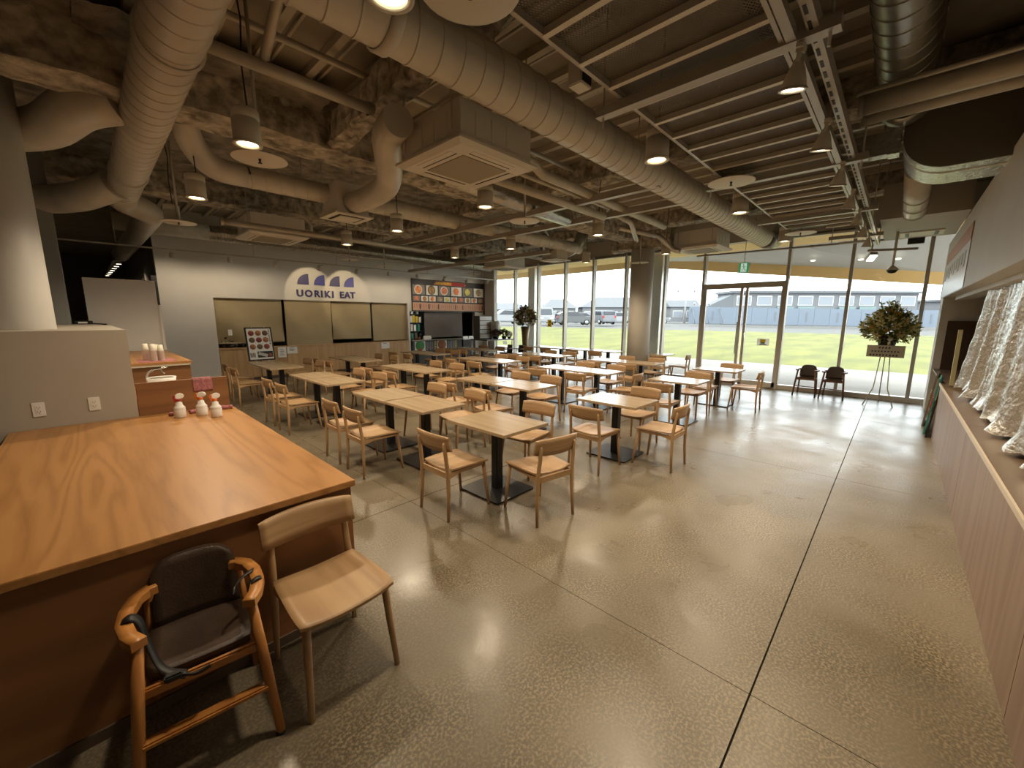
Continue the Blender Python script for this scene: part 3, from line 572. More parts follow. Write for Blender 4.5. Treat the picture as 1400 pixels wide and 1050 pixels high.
# ------------------------------------------------------------------ dining chairs and tables
def chair_parts():
    P = []
    def seat(u, v, s):
        a, b = 2*u-1, 2*v-1
        hw = 0.222 - 0.018*(1-v) - 0.010*abs(b)**4; hd = 0.215 - 0.016*abs(a)**4
        return (a*hw, 0.01+b*hd, 0.432 + 0.016*a*a - 0.010*max(0, b)**3 - 0.012*(1-a*a)*(1-b*b) - s*0.014)
    P.append(('seat', MB().shell(seat, 11, 11).mesh('seat', OAK)))
    def back(u, v, s):
        a, b = 2*u-1, 2*v-1
        hh = 0.074 - 0.008*a*a - 0.004*a**8
        return (a*0.222, -0.262 + 0.042*a*a - 0.014*b + (0.009 if s else -0.009), 0.672 + b*hh)
    P.append(('backrest', MB().shell(back, 13, 5).mesh('backrest', OAKX)))
    for sx in (-1, 1):
        P.append(('leg', MB().tube([(sx*0.203, 0.226, 0), (sx*0.190, 0.200, 0.22), (sx*0.180, 0.180, 0.425)], [0.0125, 0.016, 0.018], 10).mesh('leg', OAKZ)))
        P.append(('leg', MB().tube([(sx*0.200, -0.236, 0), (sx*0.193, -0.224, 0.22), (sx*0.187, -0.222, 0.42), (sx*0.180, -0.240, 0.60), (sx*0.178, -0.250, 0.665), (sx*0.178, -0.252, 0.685)], [0.0125, 0.016, 0.018, 0.0165, 0.015, 0.007], 10).mesh('leg', OAKZ)))
        P.append(('side_rail', MB().prism([(-0.215, 0.365), (-0.10, 0.392), (0.185, 0.392), (0.185, 0.418), (-0.215, 0.42)], sx*0.182-0.010, sx*0.182+0.010, 'X').mesh('side_rail', OAK)))
    P.append(('back_rail', B(-0.18, -0.228, 0.37, 0.18, -0.210, 0.418).mesh('back_rail', OAKX)))
    P.append(('front_rail', B(-0.175, 0.165, 0.385, 0.175, 0.183, 0.417).mesh('front_rail', OAKX)))
    return P
CHP = chair_parts()
def chair(x, y, rz, label, group='dining chairs'):
    t = thing('dining_chair', label, 'chair', (x, y, 0), rz, group)
    for n, me in CHP: link(n, me, t)
    return t
TBP = [('table_top', B(-0.305, -0.40, 0.672, 0.305, 0.40, 0.70).mesh('table_top', TOPW, 0.003), None),
       ('column', B(-0.042, -0.042, 0.012, 0.042, 0.042, 0.66).mesh('column', BLACK, 0.006), None),
       ('top_plate', B(-0.18, -0.22, 0.660, 0.18, 0.22, 0.672).mesh('top_plate', BLACK), None),
       ('base_plate', MB().prism([(-0.24, -0.27), (0.24, -0.27), (0.26, -0.25), (0.26, 0.25), (0.24, 0.27), (-0.24, 0.27), (-0.26, 0.25), (-0.26, -0.25)], 0.006, 0.018).mesh('base_plate', BLACK), None)]
FOOTM = MB().lathe([(0, 0), (0.018, 0), (0.018, 0.006), (0, 0.006)], 10).mesh('glide', BLK)
def table(x, y, label, rz=0.0):
    t = thing('dining_table', label, 'table', (x, y, 0), rz, 'dining tables')
    for n, me, _ in TBP:
        o = link(n, me, t)
        if n == 'base_plate':
            for sx in (-0.23, 0.23):
                for sy in (-0.24, 0.24): link('glide', FOOTM, o, (sx, sy, 0))
    return t
rows = {1: (2.66, 'first row from wooden counter'), 2: (4.45, 'second row from wooden counter'), 3: (6.62, 'third row from wooden counter'), 4: (8.56, 'fourth row from wooden counter'), 5: (10.93, 'row along the windows')}
pairs = [(1, 1, 4.37), (1, 2, 6.84), (1, 3, 9.5), (2, 1, 4.42), (2, 2, 6.95), (2, 3, 9.55), (3, 1, 4.48), (3, 2, 7.10), (3, 3, 9.75), (4, 1, 4.52), (4, 2, 7.02), (4, 3, 9.85), (5, 2, 6.76), (5, 3, 8.55)]
PN = {1: 'first', 2: 'second', 3: 'third'}
rnd = random.Random(3)
FX, FMX, FY = -math.pi/2, math.pi/2, 0.0
for (r, k, yc) in pairs:
    X, rl = rows[r]
    for s, w_ in ((-1, 'near'), (1, 'far')):
        table(X, yc+s*0.415, 'oak pedestal table, %s half of %s pushed-together pair, %s' % (w_, PN[k], rl))
        dy = 0.03*s if (r, k) != (1, 1) else (-0.25 if s < 0 else -0.10) + 0.41*0
        yy = yc + s*0.40 - 0.02 + rnd.uniform(-0.05, 0.05)
        if (r, k) == (1, 1): yy = 4.12 if s < 0 else 4.73
        if (r, k) == (1, 2): yy = 6.42 if s < 0 else 7.12
        chair(X-0.58+rnd.uniform(-0.02, 0.03), yy, FX+R(rnd.uniform(-4, 4)), 'oak chair, counter side, %s seat of %s pair, %s' % (w_, PN[k], rl))
        if r < 5: chair(X+0.58+rnd.uniform(-0.03, 0.03), yc+s*0.38+rnd.uniform(-0.06, 0.06), FMX+R(rnd.uniform(-5, 5)), 'oak chair, window side, %s seat of %s pair, %s' % (w_, PN[k], rl))
sing = [(1, 2.735), (2, 2.43), (3, 2.52), (4, 2.49)]
for r, yc in sing:
    table(rows[r][0], yc, 'single oak table on black pedestal at the near end of %s' % rows[r][1])
table(10.98, 4.85, 'single oak table by the windows just right of the round column')
chair(2.15, 2.755, FX, 'oak chair on the counter side of the nearest single table')
chair(2.60, 2.15, R(-11), 'oak chair at the near end of the nearest single table')
chair(3.24, 2.86, FMX+R(4), 'oak chair on the window side of the nearest single table')
chair(3.90, 2.385, FX, 'oak chair on the counter side of the second single table')
chair(4.485, 1.88, FY, 'oak chair at the near end of the second single table')
chair(5.02, 2.45, FMX+R(-4), 'oak chair on the window side of the second single table')
chair(6.04, 2.52, FX+R(3), 'oak chair on the counter side of the third single table')
chair(7.18, 2.50, FMX+R(-4), 'oak chair on the window side of the third single table')
chair(7.92, 2.55, FX+R(3), 'oak chair on the counter side of the farthest single table')
chair(9.14, 2.48, FMX+R(-3), 'oak chair on the window side of the farthest single table')
chair(8.38, 1.95, R(3), 'oak chair at the near end of the farthest single table')
chair(6.52, 3.42, R(4), 'oak chair turned sideways between third-row tables')
chair(10.42, 4.45, FX, 'oak chair beside the round column at the window table')
chair(10.95, 4.20, R(8), 'oak chair at the near end of the window table right of the column')
chair(0.67, 1.838, math.pi, 'oak chair facing away from the big wooden counter in the foreground', None)

# ------------------------------------------------------------------ child high chairs
def high_chair(x, y, rz, label, big, wood_m, sc=1.0):
    t = thing('high_chair', label, 'high chair', (x, y, 0), rz, None if big else 'high chairs by the window'); t.scale = (sc, sc, sc)
    for sx in (-1, 1):
        l = part(t, 'leg', MB().tube([(sx*0.215, 0.235, 0.012), (sx*0.190, 0.185, 0.33), (sx*0.168, 0.165, 0.577)], [0.016, 0.019, 0.018], 12), wood_m)
        part(l, 'foot_pad', MB().lathe([(0, 0), (0.017, 0), (0.017, 0.012), (0, 0.012)], 12, (sx*0.215, 0.235, 0)), BLK)
        part(t, 'leg', MB().tube([(sx*0.185, -0.225, 0.0), (sx*0.165, -0.20, 0.35), (sx*0.150, -0.175, 0.585)], [0.015, 0.018, 0.018], 12), wood_m)
        ap = [(0.158, 0.185), (0.188, 0.13), (0.207, 0.05), (0.205, -0.04), (0.185, -0.12), (0.150, -0.165), (0.125, -0.172)]
        def arm(u, v, q, sx=sx):
            k = u*(len(ap)-1); i = min(int(k), len(ap)-2); f_ = k-i; x_ = ap[i][0]*(1-f_)+ap[i+1][0]*f_; y_ = ap[i][1]*(1-f_)+ap[i+1][1]*f_
            dx, dy = ap[i+1][0]-ap[i][0], ap[i+1][1]-ap[i][1]; l_ = math.hypot(dx, dy); nx, ny = dy/l_, -dx/l_
            return (sx*(x_+nx*(v-0.5)*-0.046), y_+ny*(v-0.5)*-0.046, 0.606-0.030*q)
        part(t, 'armrest', MB().shell(arm, 19, 3), wood_m)
        part(t, 'side_rail', MB().tube([(sx*0.178, 0.165, 0.40), (sx*0.162, -0.195, 0.38)], 0.013, 8), wood_m)
    part(t, 'front_rail', B(-0.180, 0.155, 0.365, 0.180, 0.177, 0.405), wood_m, 0.006)
    part(t, 'foot_rail', B(-0.195, 0.178, 0.205, 0.195, 0.222, 0.228), wood_m, 0.006)
    part(t, 'back_rail', B(-0.16, -0.205, 0.36, 0.16, -0.188, 0.40), wood_m, 0.005)
    part(t, 'seat', MB().shell(lambda u, v, s: ((2*u-1)*(0.165-0.012*abs(2*v-1)**4), -0.02+(2*v-1)*(0.165-0.012*abs(2*u-1)**4), 0.425 - 0.02*(1-(2*u-1)**2)*(1-(2*v-1)**2) - 0.03*s), 9, 9), LEATHER)
    part(t, 'backrest', MB().shell(lambda u, v, s: ((2*u-1)*(0.150-0.02*max(0, 2*v-1)**4), -0.165 - 0.035*v + 0.02*(2*u-1)**2 - 0.028*s, 0.42 + 0.275*v - 0.035*abs(2*u-1)**4*v), 9, 9), LEATHER)
    if big:
        s1 = part(t, 'strap', ribbon([(0.215, 0.03, 0.600), (0.19, 0.04, 0.616), (0.165, 0.05, 0.59), (0.150, 0.08, 0.52), (0.125, 0.13, 0.45), (0.095, 0.165, 0.425), (0.05, 0.19, 0.41)], (0.3, 0.9, -0.2), 0.034), BLK)
        part(s1, 'buckle', MB().cbox((0.085, 0.182, 0.418), (0.055, 0.03, 0.026)), BLK, 0.006); part(s1, 'strap_tail', ribbon([(0.06, 0.19, 0.412), (0.02, 0.195, 0.398), (-0.02, 0.192, 0.404)], (0.1, 0.5, 0.8), 0.026), BLK)
        s2 = part(t, 'strap', ribbon([(-0.222, 0.04, 0.575), (-0.222, 0.05, 0.605), (-0.20, 0.06, 0.615), (-0.175, 0.07, 0.60), (-0.165, 0.09, 0.56), (-0.168, 0.11, 0.48)], (0.0, 1.0, 0.1), 0.030), BLK)
        part(s2, 'strap_tail', ribbon([(-0.20, -0.02, 0.614), (-0.165, 0.00, 0.612), (-0.13, 0.03, 0.60), (-0.12, 0.06, 0.585)], (0.3, 0.9, 0), 0.028), BLK)
        part(s2, 'buckle', MB().cbox((-0.166, 0.098, 0.54), (0.014, 0.045, 0.035)), BLK, 0.005)
high_chair(0.178, 1.92, math.pi+R(-7), 'orange-brown child high chair with dark vinyl seat and black straps', True, REDW)
DW = wood('dark_chair_wood', (0.16, 0.07, 0.04), (0.11, 0.05, 0.03), 'Z', 0.4)
high_chair(11.02, 1.36, R(90), 'left small dark high chair by the window', False, DW, 0.95)
high_chair(10.98, 0.88, R(90), 'right small dark high chair by the window', False, DW, 0.95)

# ------------------------------------------------------------------ kitchen wall: hatch counter, blinds, sign, menu boards
kc = thing('kitchen_counter', 'long oak-panelled serving counter under the blinds', 'counter', (0, 0, 0))
part(kc, 'counter_top', B(2.275, UY-0.02, 0.855, 7.82, UY+0.5, 0.885), PANELW, 0.003)
for i in range(7): part(kc, 'front_panel', B(2.28+i*0.791, UY+0.0, 0.08, 2.28+(i+1)*0.791-0.006, UY+0.025, 0.855), PANELW)
part(kc, 'plinth', B(2.28, UY+0.02, 0, 7.82, UY+0.05, 0.08), mat('plinth', (0.10, 0.07, 0.05), 0.6)); part(kc, 'carcass', B(2.30, UY+0.03, 0.02, 7.80, UY+0.45, 0.85), WALLD)
def blind(label, x0, x1, z0, slack, m=BLIND, y=UY+0.10, z1=2.17, seed=0):
    t = thing('roller_blind', label, 'blind', (0, y, 0), 0, 'blinds over the hatches')
    part(t, 'cloth', MB().grid(lambda u, v: (x0+(x1-x0)*u, slack*0.02*math.sin(u*9+seed+v*3)*(1-v) + slack*0.03*math.sin((u+v)*5+seed)*(1-v), z0+(z1-z0)*v), 14, 8), m)
    part(t, 'bottom_bar', B(x0, -0.012, z0-0.03, x1, 0.012, z0), m); part(t, 'roller', MB().tube([(x0, 0.0, z1-0.02), (x1, 0.0, z1-0.02)], 0.03, 10), m)
blind('leftmost brown roller blind, slightly creased, behind the menu stand', 2.28, 3.84, 1.03, 2.2, seed=1)
blind('second brown roller blind, hanging lowest, over the counter', 3.90, 5.19, 0.91, 0.6, seed=2, y=UY+0.06)
blind('third brown roller blind from the left, under the logo', 5.22, 6.48, 1.04, 0.8, seed=3)
blind('rightmost brown roller blind, beside the dark gap', 6.54, 7.80, 0.95, 0.3, seed=4)
blind('dark grey roller blind under the food menu board', 8.55, 10.33, 0.98, 0.3, BLINDG, UY+0.08, 1.90, seed=5)
kp = [(3.855, 'black hatch post right of the leftmost blind'), (6.51, 'black hatch post left of the rightmost blind')]
for x, lb in kp: solid('hatch_post', B(x-0.012, UY+0.12, 0.885, x+0.012, UY+0.15, 2.17), BLK, lb, 'post', kind='structure')
# wall sign: four sail marks and nine letters
sg = thing('wall_sign', 'blue logo of four quarter circles above blue wall lettering', 'sign', (0, UY, 0))
for i, x0 in enumerate((4.28, 4.73, 5.18, 5.62)):
    pts = [(0.30, 0.0)] + [(0.30-0.30*math.sin(R(90*k/14)), 0.30*math.cos(R(90*k/14))) for k in range(15)]
    part(sg, 'logo_mark', MB().prism(pts, -0.03, -0.004, 'Y'), NAVY if i % 2 == 0 else BLUE, loc=(x0, 0, 2.615), label='dark navy quarter circle' if i % 2 == 0 else 'brighter blue quarter circle')
for ch, x in zip('UORIKIEAT', (4.325, 4.56, 4.79, 4.93, 5.09, 5.255, 5.53, 5.70, 5.87)):
    me = text_mesh(ch, 0.262, NAVY, 0.012, 0.008)
    link('letter', me, sg, (x, -0.014, 2.278), (R(90), 0, 0))
# framed menu poster on a stand
ms = thing('menu_stand', 'black-framed poster stand showing nine rice bowls', 'sign stand', (2.97, 11.6, 0), R(2))
Rt = Matrix.Rotation(R(-10), 3, 'X')
fr = part(ms, 'frame', MB().box(-0.30, -0.012, -0.42, 0.30, 0.012, 0.42), BLK, 0.006, (0, 0, 1.02), (R(-10), 0, 0))
part(fr, 'poster', B(-0.265, -0.016, -0.385, 0.265, -0.012, 0.385), PAPER)
dishes = [mat('dish_a', (0.30, 0.06, 0.04), 0.6, 0, 0.6, 60), mat('dish_b', (0.16, 0.10, 0.04), 0.6, 0, 0.6, 60), mat('dish_c', (0.42, 0.17, 0.06), 0.6, 0, 0.6, 60)]
for i in range(3):
    for j in range(3):
        part(fr, 'bowl_picture', MB().lathe([(0, -0.020), (0.062, -0.019), (0.066, -0.016)], 18, axis='Y'), dishes[(i*2+j) % 3], loc=(-0.17+0.155*i, 0, 0.27-0.17*j))
part(fr, 'dark_picture', B(-0.09, -0.018, -0.345, 0.255, -0.016, -0.19), BLK); part(fr, 'tray_picture', MB().cbox((0.03, -0.019, -0.27), (0.21, 0.002, 0.075), Matrix.Rotation(R(20), 3, 'Y')), mat('tray', (0.5, 0.48, 0.44), 0.5))
part(fr, 'red_picture', MB().lathe([(0, -0.020), (0.045, -0.019), (0.05, -0.016)], 14, (0.19, 0, -0.29), axis='Y'), dishes[0])
for k in range(9): part(fr, 'print', B(0.215, -0.018, 0.33-k*0.043, 0.240, -0.016, 0.355-k*0.043), INK)
for k in range(4): part(fr, 'print', B(-0.25+k*0.03, -0.018, -0.33, -0.232+k*0.03, -0.016, -0.22), INK)
for sx in (-0.14, 0.14):
    part(fr, 'clip', B(sx-0.012, -0.02, 0.415, sx+0.012, 0.015, 0.435), ALUL); part(fr, 'clip', B(sx-0.012, -0.02, -0.435, sx+0.012, 0.015, -0.415), ALUL)
part(ms, 'post', MB().tube([(0, 0.05, 0.01), (0, 0.05, 0.85)], 0.014, 10), CHROME); part(ms, 'base', MB().lathe([(0, 0), (0.18, 0), (0.18, 0.012), (0.02, 0.03), (0, 0.03)], 24, (0, 0.05, 0)), BLK)
def paper(label, x0, x1, z0, z1, y=UY-0.004, rows_=4):
    t = thing('paper_notice', label, 'notice', (0, y, 0), 0, 'notices on the kitchen counter'); part(t, 'sheet', B(x0, -0.004, z0, x1, 0, z1), PAPER)
    for k in range(rows_):
        zz = z1-(z1-z0)*(0.22+0.17*k); part(t, 'print', B(x0+(x1-x0)*0.25, -0.006, zz-0.012, x1-(x1-x0)*(0.25 if k % 2 else 0.35), -0.004, zz), INK)
paper('upright white notice beside the menu stand on the counter', 3.61, 3.825, 0.57, 0.86, UY-0.03); paper('wide white notice on the oak counter', 3.855, 4.13, 0.66, 0.865, rows_=3); paper('white notice at the right of the oak counter', 6.755, 7.06, 0.65, 0.88, rows_=1)
# heap of glassware and bags on the left of the counter
rnd = random.Random(5)
for i, (lb, x, y, s) in enumerate([('wrapped dark plant in clear film at the left of the counter', 2.55, UY+0.22, 0.30), ('clear film bundle beside the menu stand on the counter', 2.80, UY+0.30, 0.24), ('small crumpled film bundle on the counter by the menu stand', 3.02, UY+0.20, 0.16)]):
    t = thing('wrapped_bouquet', lb, 'bouquet', (x, y, 0.885), 0, 'wrapped bouquets on the counter')
    mb = MB()
    for k in range(46):
        a = rnd.uniform(0, 6.28); rr = s*rnd.uniform(0.1, 0.7); z = s*rnd.uniform(0.15, 1.1); d = Vector((math.cos(a)*rr, math.sin(a)*rr*0.5, z)); q = 0.06
        e1 = Vector((rnd.uniform(-1, 1), rnd.uniform(-1, 1), rnd.uniform(-1, 1))).normalized()*q; e2 = e1.cross(Vector((rnd.random(), rnd.random(), rnd.random()))).normalized()*q*0.5
        mb.add([d-e1, d+e2, d+e1, d-e2], [(0, 1, 2, 3)], 0 if k % 3 else 1)
    part(t, 'foliage', mb, [mat('dark_leaf', (0.05, 0.045, 0.03), 0.4), PETALW], stuff=True)
    part(t, 'film', MB().lathe([(s*0.25, 0), (s*0.42, s*0.4), (s*0.66, s*0.9), (s*0.62, s*1.05)], 14), mat('clear_film', (0.5, 0.48, 0.42), 0.12, 0.0, 0, 1, 1.0, 12)) if False else None
    part(t, 'pot', MB().lathe([(0, 0), (s*0.28, 0), (s*0.34, s*0.3), (s*0.30, s*0.3)], 16), BLK)
    part(t, 'ribbon', MB().shell(lambda u, v, q: (s*0.4*math.sin(u*5), -s*0.33-0.004*q, s*(0.2+0.35*u)+0.012*v), 10, 2), FOIL)
    if i == 0: part(t, 'tag', B(-0.04, -0.20, 0.33, 0.05, -0.196, 0.48), PAPER)
# food menu board
fb = thing('menu_board', 'large dark food menu board with rows of dish photos', 'menu board', (0, UY-0.03, 0))
part(fb, 'board', B(7.99, 0, 1.91, 11.40, 0.03, 3.035), mat('board_brown', (0.035, 0.025, 0.022), 0.5))
part(fb, 'frame_side', B(11.38, -0.03, 1.80, 11.44, 0.03, 3.05), mat('frame_brown', (0.10, 0.075, 0.06), 0.5))
part(fb, 'title_band', MB().prism([(8.93, 2.875), (9.03, 2.99), (10.35, 3.0), (10.45, 2.92), (10.36, 2.865)], -0.012, 0, 'Y'), ORG); part(fb, 'title_band', B(9.75, -0.014, 2.87, 10.38, -0.011, 2.985), RED)
for k in range(10): part(fb, 'title_mark', MB().cbox((9.07+k*0.066, -0.016, 2.925+0.008*(k % 3)), (0.038, 0.004, 0.06), Matrix.Rotation(R(-12+9*(k % 4)), 3, 'Y')), YEL)
food = [mat('food_%d' % i, c, 0.5, 0, 0.5, 14, col2=c2) for i, (c, c2) in enumerate([((0.75, 0.33, 0.10), (0.55, 0.12, 0.04)), ((0.62, 0.22, 0.07), (0.10, 0.16, 0.04)), ((0.72, 0.22, 0.10), (0.40, 0.10, 0.05)), ((0.70, 0.10, 0.05), (0.65, 0.30, 0.08)), ((0.75, 0.62, 0.16), (0.35, 0.38, 0.08)), ((0.55, 0.30, 0.22), (0.10, 0.20, 0.08))])]
for i in range(6):
    c = 8.28 + i*0.565; q = part(fb, 'dish_photo', B(c-0.25, -0.010, 2.495, c+0.25, -0.002, 2.83), PAPER if i % 2 else mat('photo_dark', (0.22, 0.19, 0.17), 0.5))
    part(q, 'plate', MB().lathe([(0, -0.014), (0.155, -0.013), (0.165, -0.010)], 22, (c-0.02, 0, 2.665), axis='Y'), WHITE if i not in (1, 4) else mat('dark_bowl', (0.09, 0.08, 0.06), 0.5))
    part(q, 'food', MB().lathe([(0, -0.022), (0.09, -0.020), (0.135, -0.014)], 16, (c-0.02, 0, 2.665), axis='Y'), food[i])
for i in range(10):
    c = 8.18 + i*0.336; q = part(fb, 'dish_photo', B(c-0.145, -0.010, 2.265, c+0.145, -0.002, 2.445), PAPER if i % 3 else mat('photo_dark', (0.22, 0.19, 0.17), 0.5))
    part(q, 'food', MB().lathe([(0, -0.018), (0.07, -0.016), (0.085, -0.010)], 14, (c, 0, 2.355), axis='Y'), food[(i*5+2) % 6])
part(fb, 'price_strip', B(8.02, -0.008, 1.94, 11.35, -0.001, 2.215), mat('strip_pink', (0.62, 0.36, 0.24), 0.6))
for x in (8.32, 8.70, 9.12, 9.92, 10.28, 11.30): part(fb, 'strip_mark', B(x-0.02, -0.011, 1.98, x+0.02, -0.008, 2.17), INK)
for k in range(34):
    x = 8.08+k*0.096; part(fb, 'price_line', B(x, -0.010, 2.02+0.03*(k % 2), x+0.012, -0.008, 2.16), RED)
# right-hand food stall counter below the board
fs = thing('stall_counter', 'food stall counter with vegetable pictures under the menu board', 'counter', (0, 0, 0))
part(fs, 'counter_top', B(7.92, UY-0.12, 0.855, 10.25, UY+0.5, 0.885), mat('stall_top', (0.33, 0.30, 0.25), 0.4), 0.003); part(fs, 'front', B(7.95, UY-0.04, 0.0, 10.2, UY+0.4, 0.855), mat('stall_front', (0.075, 0.07, 0.065), 0.6))
for x0, m2 in ((8.03, GRN), (9.0, dishes[2])):
    q = part(fs, 'food_picture', B(x0, UY-0.048, 0.40, x0+0.45, UY-0.04, 0.83), PAPER)
    part(q, 'vegetables', MB().lathe([(0, UY-0.062), (0.15, UY-0.058), (0.19, UY-0.048)], 16, (x0+0.22, 0, 0.68), axis='Y'), m2); part(q, 'tomatoes', MB().lathe([(0, UY-0.066), (0.06, UY-0.06), (0.08, UY-0.05)], 12, (x0+0.22, 0, 0.53), axis='Y'), RED)
for x0 in (8.53, 9.50):
    for k in range(5): part(fs, 'writing', B(x0+k*0.08, UY-0.046, 0.50+0.03*(k % 2), x0+0.045+k*0.08, UY-0.04, 0.80), mat('chalk', (0.30, 0.30, 0.31), 0.7))
for x0 in (8.93, 9.90):
    for k in range(4): part(fs, 'gold_mark', MB().lathe([(0, UY-0.05), (0.035, UY-0.048), (0.04, UY-0.04)], 12, (x0, 0, 0.78-k*0.09), axis='Y'), YEL)
solid('stall_sign', MB().prism([(0, 0), (0.11, 0), (0.05, 0.14), (0.03, 0.14)], 8.40, 8.72, 'X'), PAPER, 'small white sign standing on the food stall counter', 'sign', 0.003, loc=(0, UY-0.10, 0.888))
for k in range(3): solid('sauce_pot', MB().lathe([(0, 0), (0.03, 0), (0.034, 0.08), (0.02, 0.10), (0, 0.10)], 14, (8.10+k*0.085, UY+0.0, 0.885)), dishes[k], ['left small sauce pot on the stall counter', 'middle small sauce pot on the stall counter', 'right small sauce pot on the stall counter'][k], 'pot', group='sauce pots')
dk = thing('drinks_shelf', 'dark shelf of packets and cartons left of the grey blind', 'shelf', (7.95, UY+0.10, 0.885))
part(dk, 'back', B(0.0, 0.2, 0, 0.58, 0.24, 1.3), BLK)
for z in (0.0, 0.3, 0.6, 0.9): part(dk, 'board', B(0.0, 0, z, 0.58, 0.2, z+0.02), BLK)
for i, (x, z, h_, m2) in enumerate([(0.04, 0.62, .24, WHITE), (0.14, 0.62, .26, YEL), (0.26, 0.62, .22, YEL), (0.40, 0.62, .2, PAPER), (0.05, 0.32, .24, PAPER), (0.18, 0.32, .22, ALUL), (0.34, 0.32, .24, TEAL), (0.06, 0.02, .22, TEAL), (0.22, 0.02, .24, BLINDG), (0.40, 0.02, .2, BLK), (0.08, .92, .2, ALUL), (0.3, .92, .18, PAPER)]):
    solid('carton', B(7.95+x, UY+0.12, 0.885+z, 7.95+x+0.09, UY+0.22, 0.885+z+h_), m2, 'packet number %d along the dark stall shelf' % 0 if False else ['white packet on the third shelf of the dark stall shelf', 'tall yellow packet on the third stall shelf', 'shorter yellow packet on the third stall shelf', 'cream packet at the right of the third stall shelf', 'cream packet on the second stall shelf', 'silver packet on the second stall shelf', 'teal packet at the right of the second stall shelf', 'teal packet on the lowest stall shelf', 'grey packet on the lowest stall shelf', 'black packet on the lowest stall shelf', 'silver packet on the top stall shelf', 'cream packet on the top stall shelf'][i], 'packet', 0.004, group='packets on the stall shelf')
tr = thing('return_trolley', 'dark cabinet with two white trays right of the stall', 'cabinet', (10.28, UY-0.02, 0)); part(tr, 'body', B(0, 0, 0, 0.58, 0.4, 0.82), mat('cab_dark', (0.07, 0.05, 0.045), 0.5), 0.004)
for k in range(2): part(tr, 'tray', MB().prism([(0, 0), (0.28, 0), (0.26, 0.13), (0.02, 0.13)], 0.02, 0.36, 'Y'), ALUL, loc=(0.005+0.29*k, 0, 0.82))
# stack of white drawers and the flowers on the dark side table
dw = thing('drawer_unit', 'dark letter-tray unit with five white drawers', 'drawers', (10.08, 11.28, 0.90))
part(dw, 'case', B(0, 0, 0, 0.64, 0.34, 0.85), mat('case_grey', (0.10, 0.10, 0.10), 0.5))
for k in range(5):
    d = part(dw, 'drawer', B(0.02, -0.012, 0.025+k*0.166, 0.62, 0.0, 0.165+k*0.166), WHITE, 0.002); part(d, 'pull', B(0.26, -0.018, 0.085+k*0.166, 0.38, -0.012, 0.10+k*0.166), ALUL)
st = thing('side_table', 'dark steel side table under the wrapped flowers', 'table', (0, 0, 0)); part(st, 'top', B(9.95, 10.72, 0.85, 11.35, 11.65, 0.895), mat('dark_top', (0.14, 0.12, 0.10), 0.4), 0.003)
for x in (9.98, 11.30):
    for y in (10.76, 11.60): part(st, 'leg', B(x, y, 0, x+0.03, y+0.03, 0.85), ALU)
part(st, 'shelf', B(9.98, 10.76, 0.40, 11.33, 11.63, 0.42), ALU); part(st, 'price_card', B(10.75, 10.70, 0.70, 10.95, 10.705, 0.82), PAPER)

# ------------------------------------------------------------------ flowers
def petal_flower(name, rad, n, m, centre, cup=0.35):
    mb = MB()
    for k in range(n):
        a = 2*math.pi*k/n; ca, sa = math.cos(a), math.sin(a); w_ = rad*1.5/n
        def q(r, t, z): return (r*ca - t*sa, r*sa + t*ca, z)
        mb.add([q(rad*0.08, 0, 0), q(rad*0.55, -w_, rad*cup), q(rad*0.55, w_, rad*cup), q(rad, 0, rad*cup*0.9), q(rad*0.5, 0, rad*cup*0.75)], [(0, 1, 4), (0, 4, 2), (1, 3, 4), (4, 3, 2)], 0)
    mb.lathe([(0, rad*0.25), (rad*0.12, rad*0.2), (rad*0.1, 0)], 6, mi=1)
    return mb.mesh(name, [m, centre])
LILY = petal_flower('lily', 0.085, 6, PETALC, PETALO); WLILY = petal_flower('lily', 0.085, 6, PETALW, PETALC); ORCH = petal_flower('orchid', 0.06, 5, PETALO, PETALC); DAHL = petal_flower('dahlia', 0.065, 11, PETALP, PETALP, 0.6); WROSE = petal_flower('rose', 0.05, 9, PETALW, PETALC, 0.8)
def foliage(seed, n, rx, ry, rz, zc, size, mats_, spike=0):
    rd = random.Random(seed); mb = MB()
    for k in range(n):
        th = rd.uniform(0, 2*math.pi); ph = math.acos(rd.uniform(-0.75, 1)); d = Vector((math.sin(ph)*math.cos(th), math.sin(ph)*math.sin(th), math.cos(ph)))
        p = Vector((d.x*rx, d.y*ry, d.z*rz+zc))*1.0; p = Vector((p.x*rd.uniform(.2, 1), p.y*rd.uniform(.2, 1), zc+(p.z-zc)*rd.uniform(.2, 1)))
        l = size*rd.uniform(.6, 1.5); e = (d + Vector((rd.uniform(-.6, .6), rd.uniform(-.6, .6), rd.uniform(-.3, .6)))).normalized(); s_ = e.cross(Vector((rd.uniform(-1, 1), rd.uniform(-1, 1), rd.uniform(-1, 1)))).normalized()*l*0.22
        mb.add([p, p+e*l*0.5+s_, p+e*l, p+e*l*0.5-s_], [(0, 1, 2, 3)], rd.randrange(len(mats_)))
    for k in range(spike):
        th = rd.uniform(0, 6.28); tilt = rd.uniform(0.05, 0.5); d = Vector((math.cos(th)*tilt, math.sin(th)*tilt, 1)).normalized(); base = Vector((0, 0, zc))
        mb.tube([base, base + d*(rz+size*rd.uniform(1, 2.4))], [0.006, 0.003], 4)
        for j in range(8):
            p = base + d*(rz+size*1.6*(j/8)); s_ = Vector((rd.uniform(-1, 1), rd.uniform(-1, 1), 0.5)).normalized()*0.045
            mb.add([p, p+s_+Vector((0, 0, .015)), p+s_*1.5, p+s_-Vector((0, 0, .015))], [(0, 1, 2, 3)], rd.randrange(len(mats_)))
    return mb
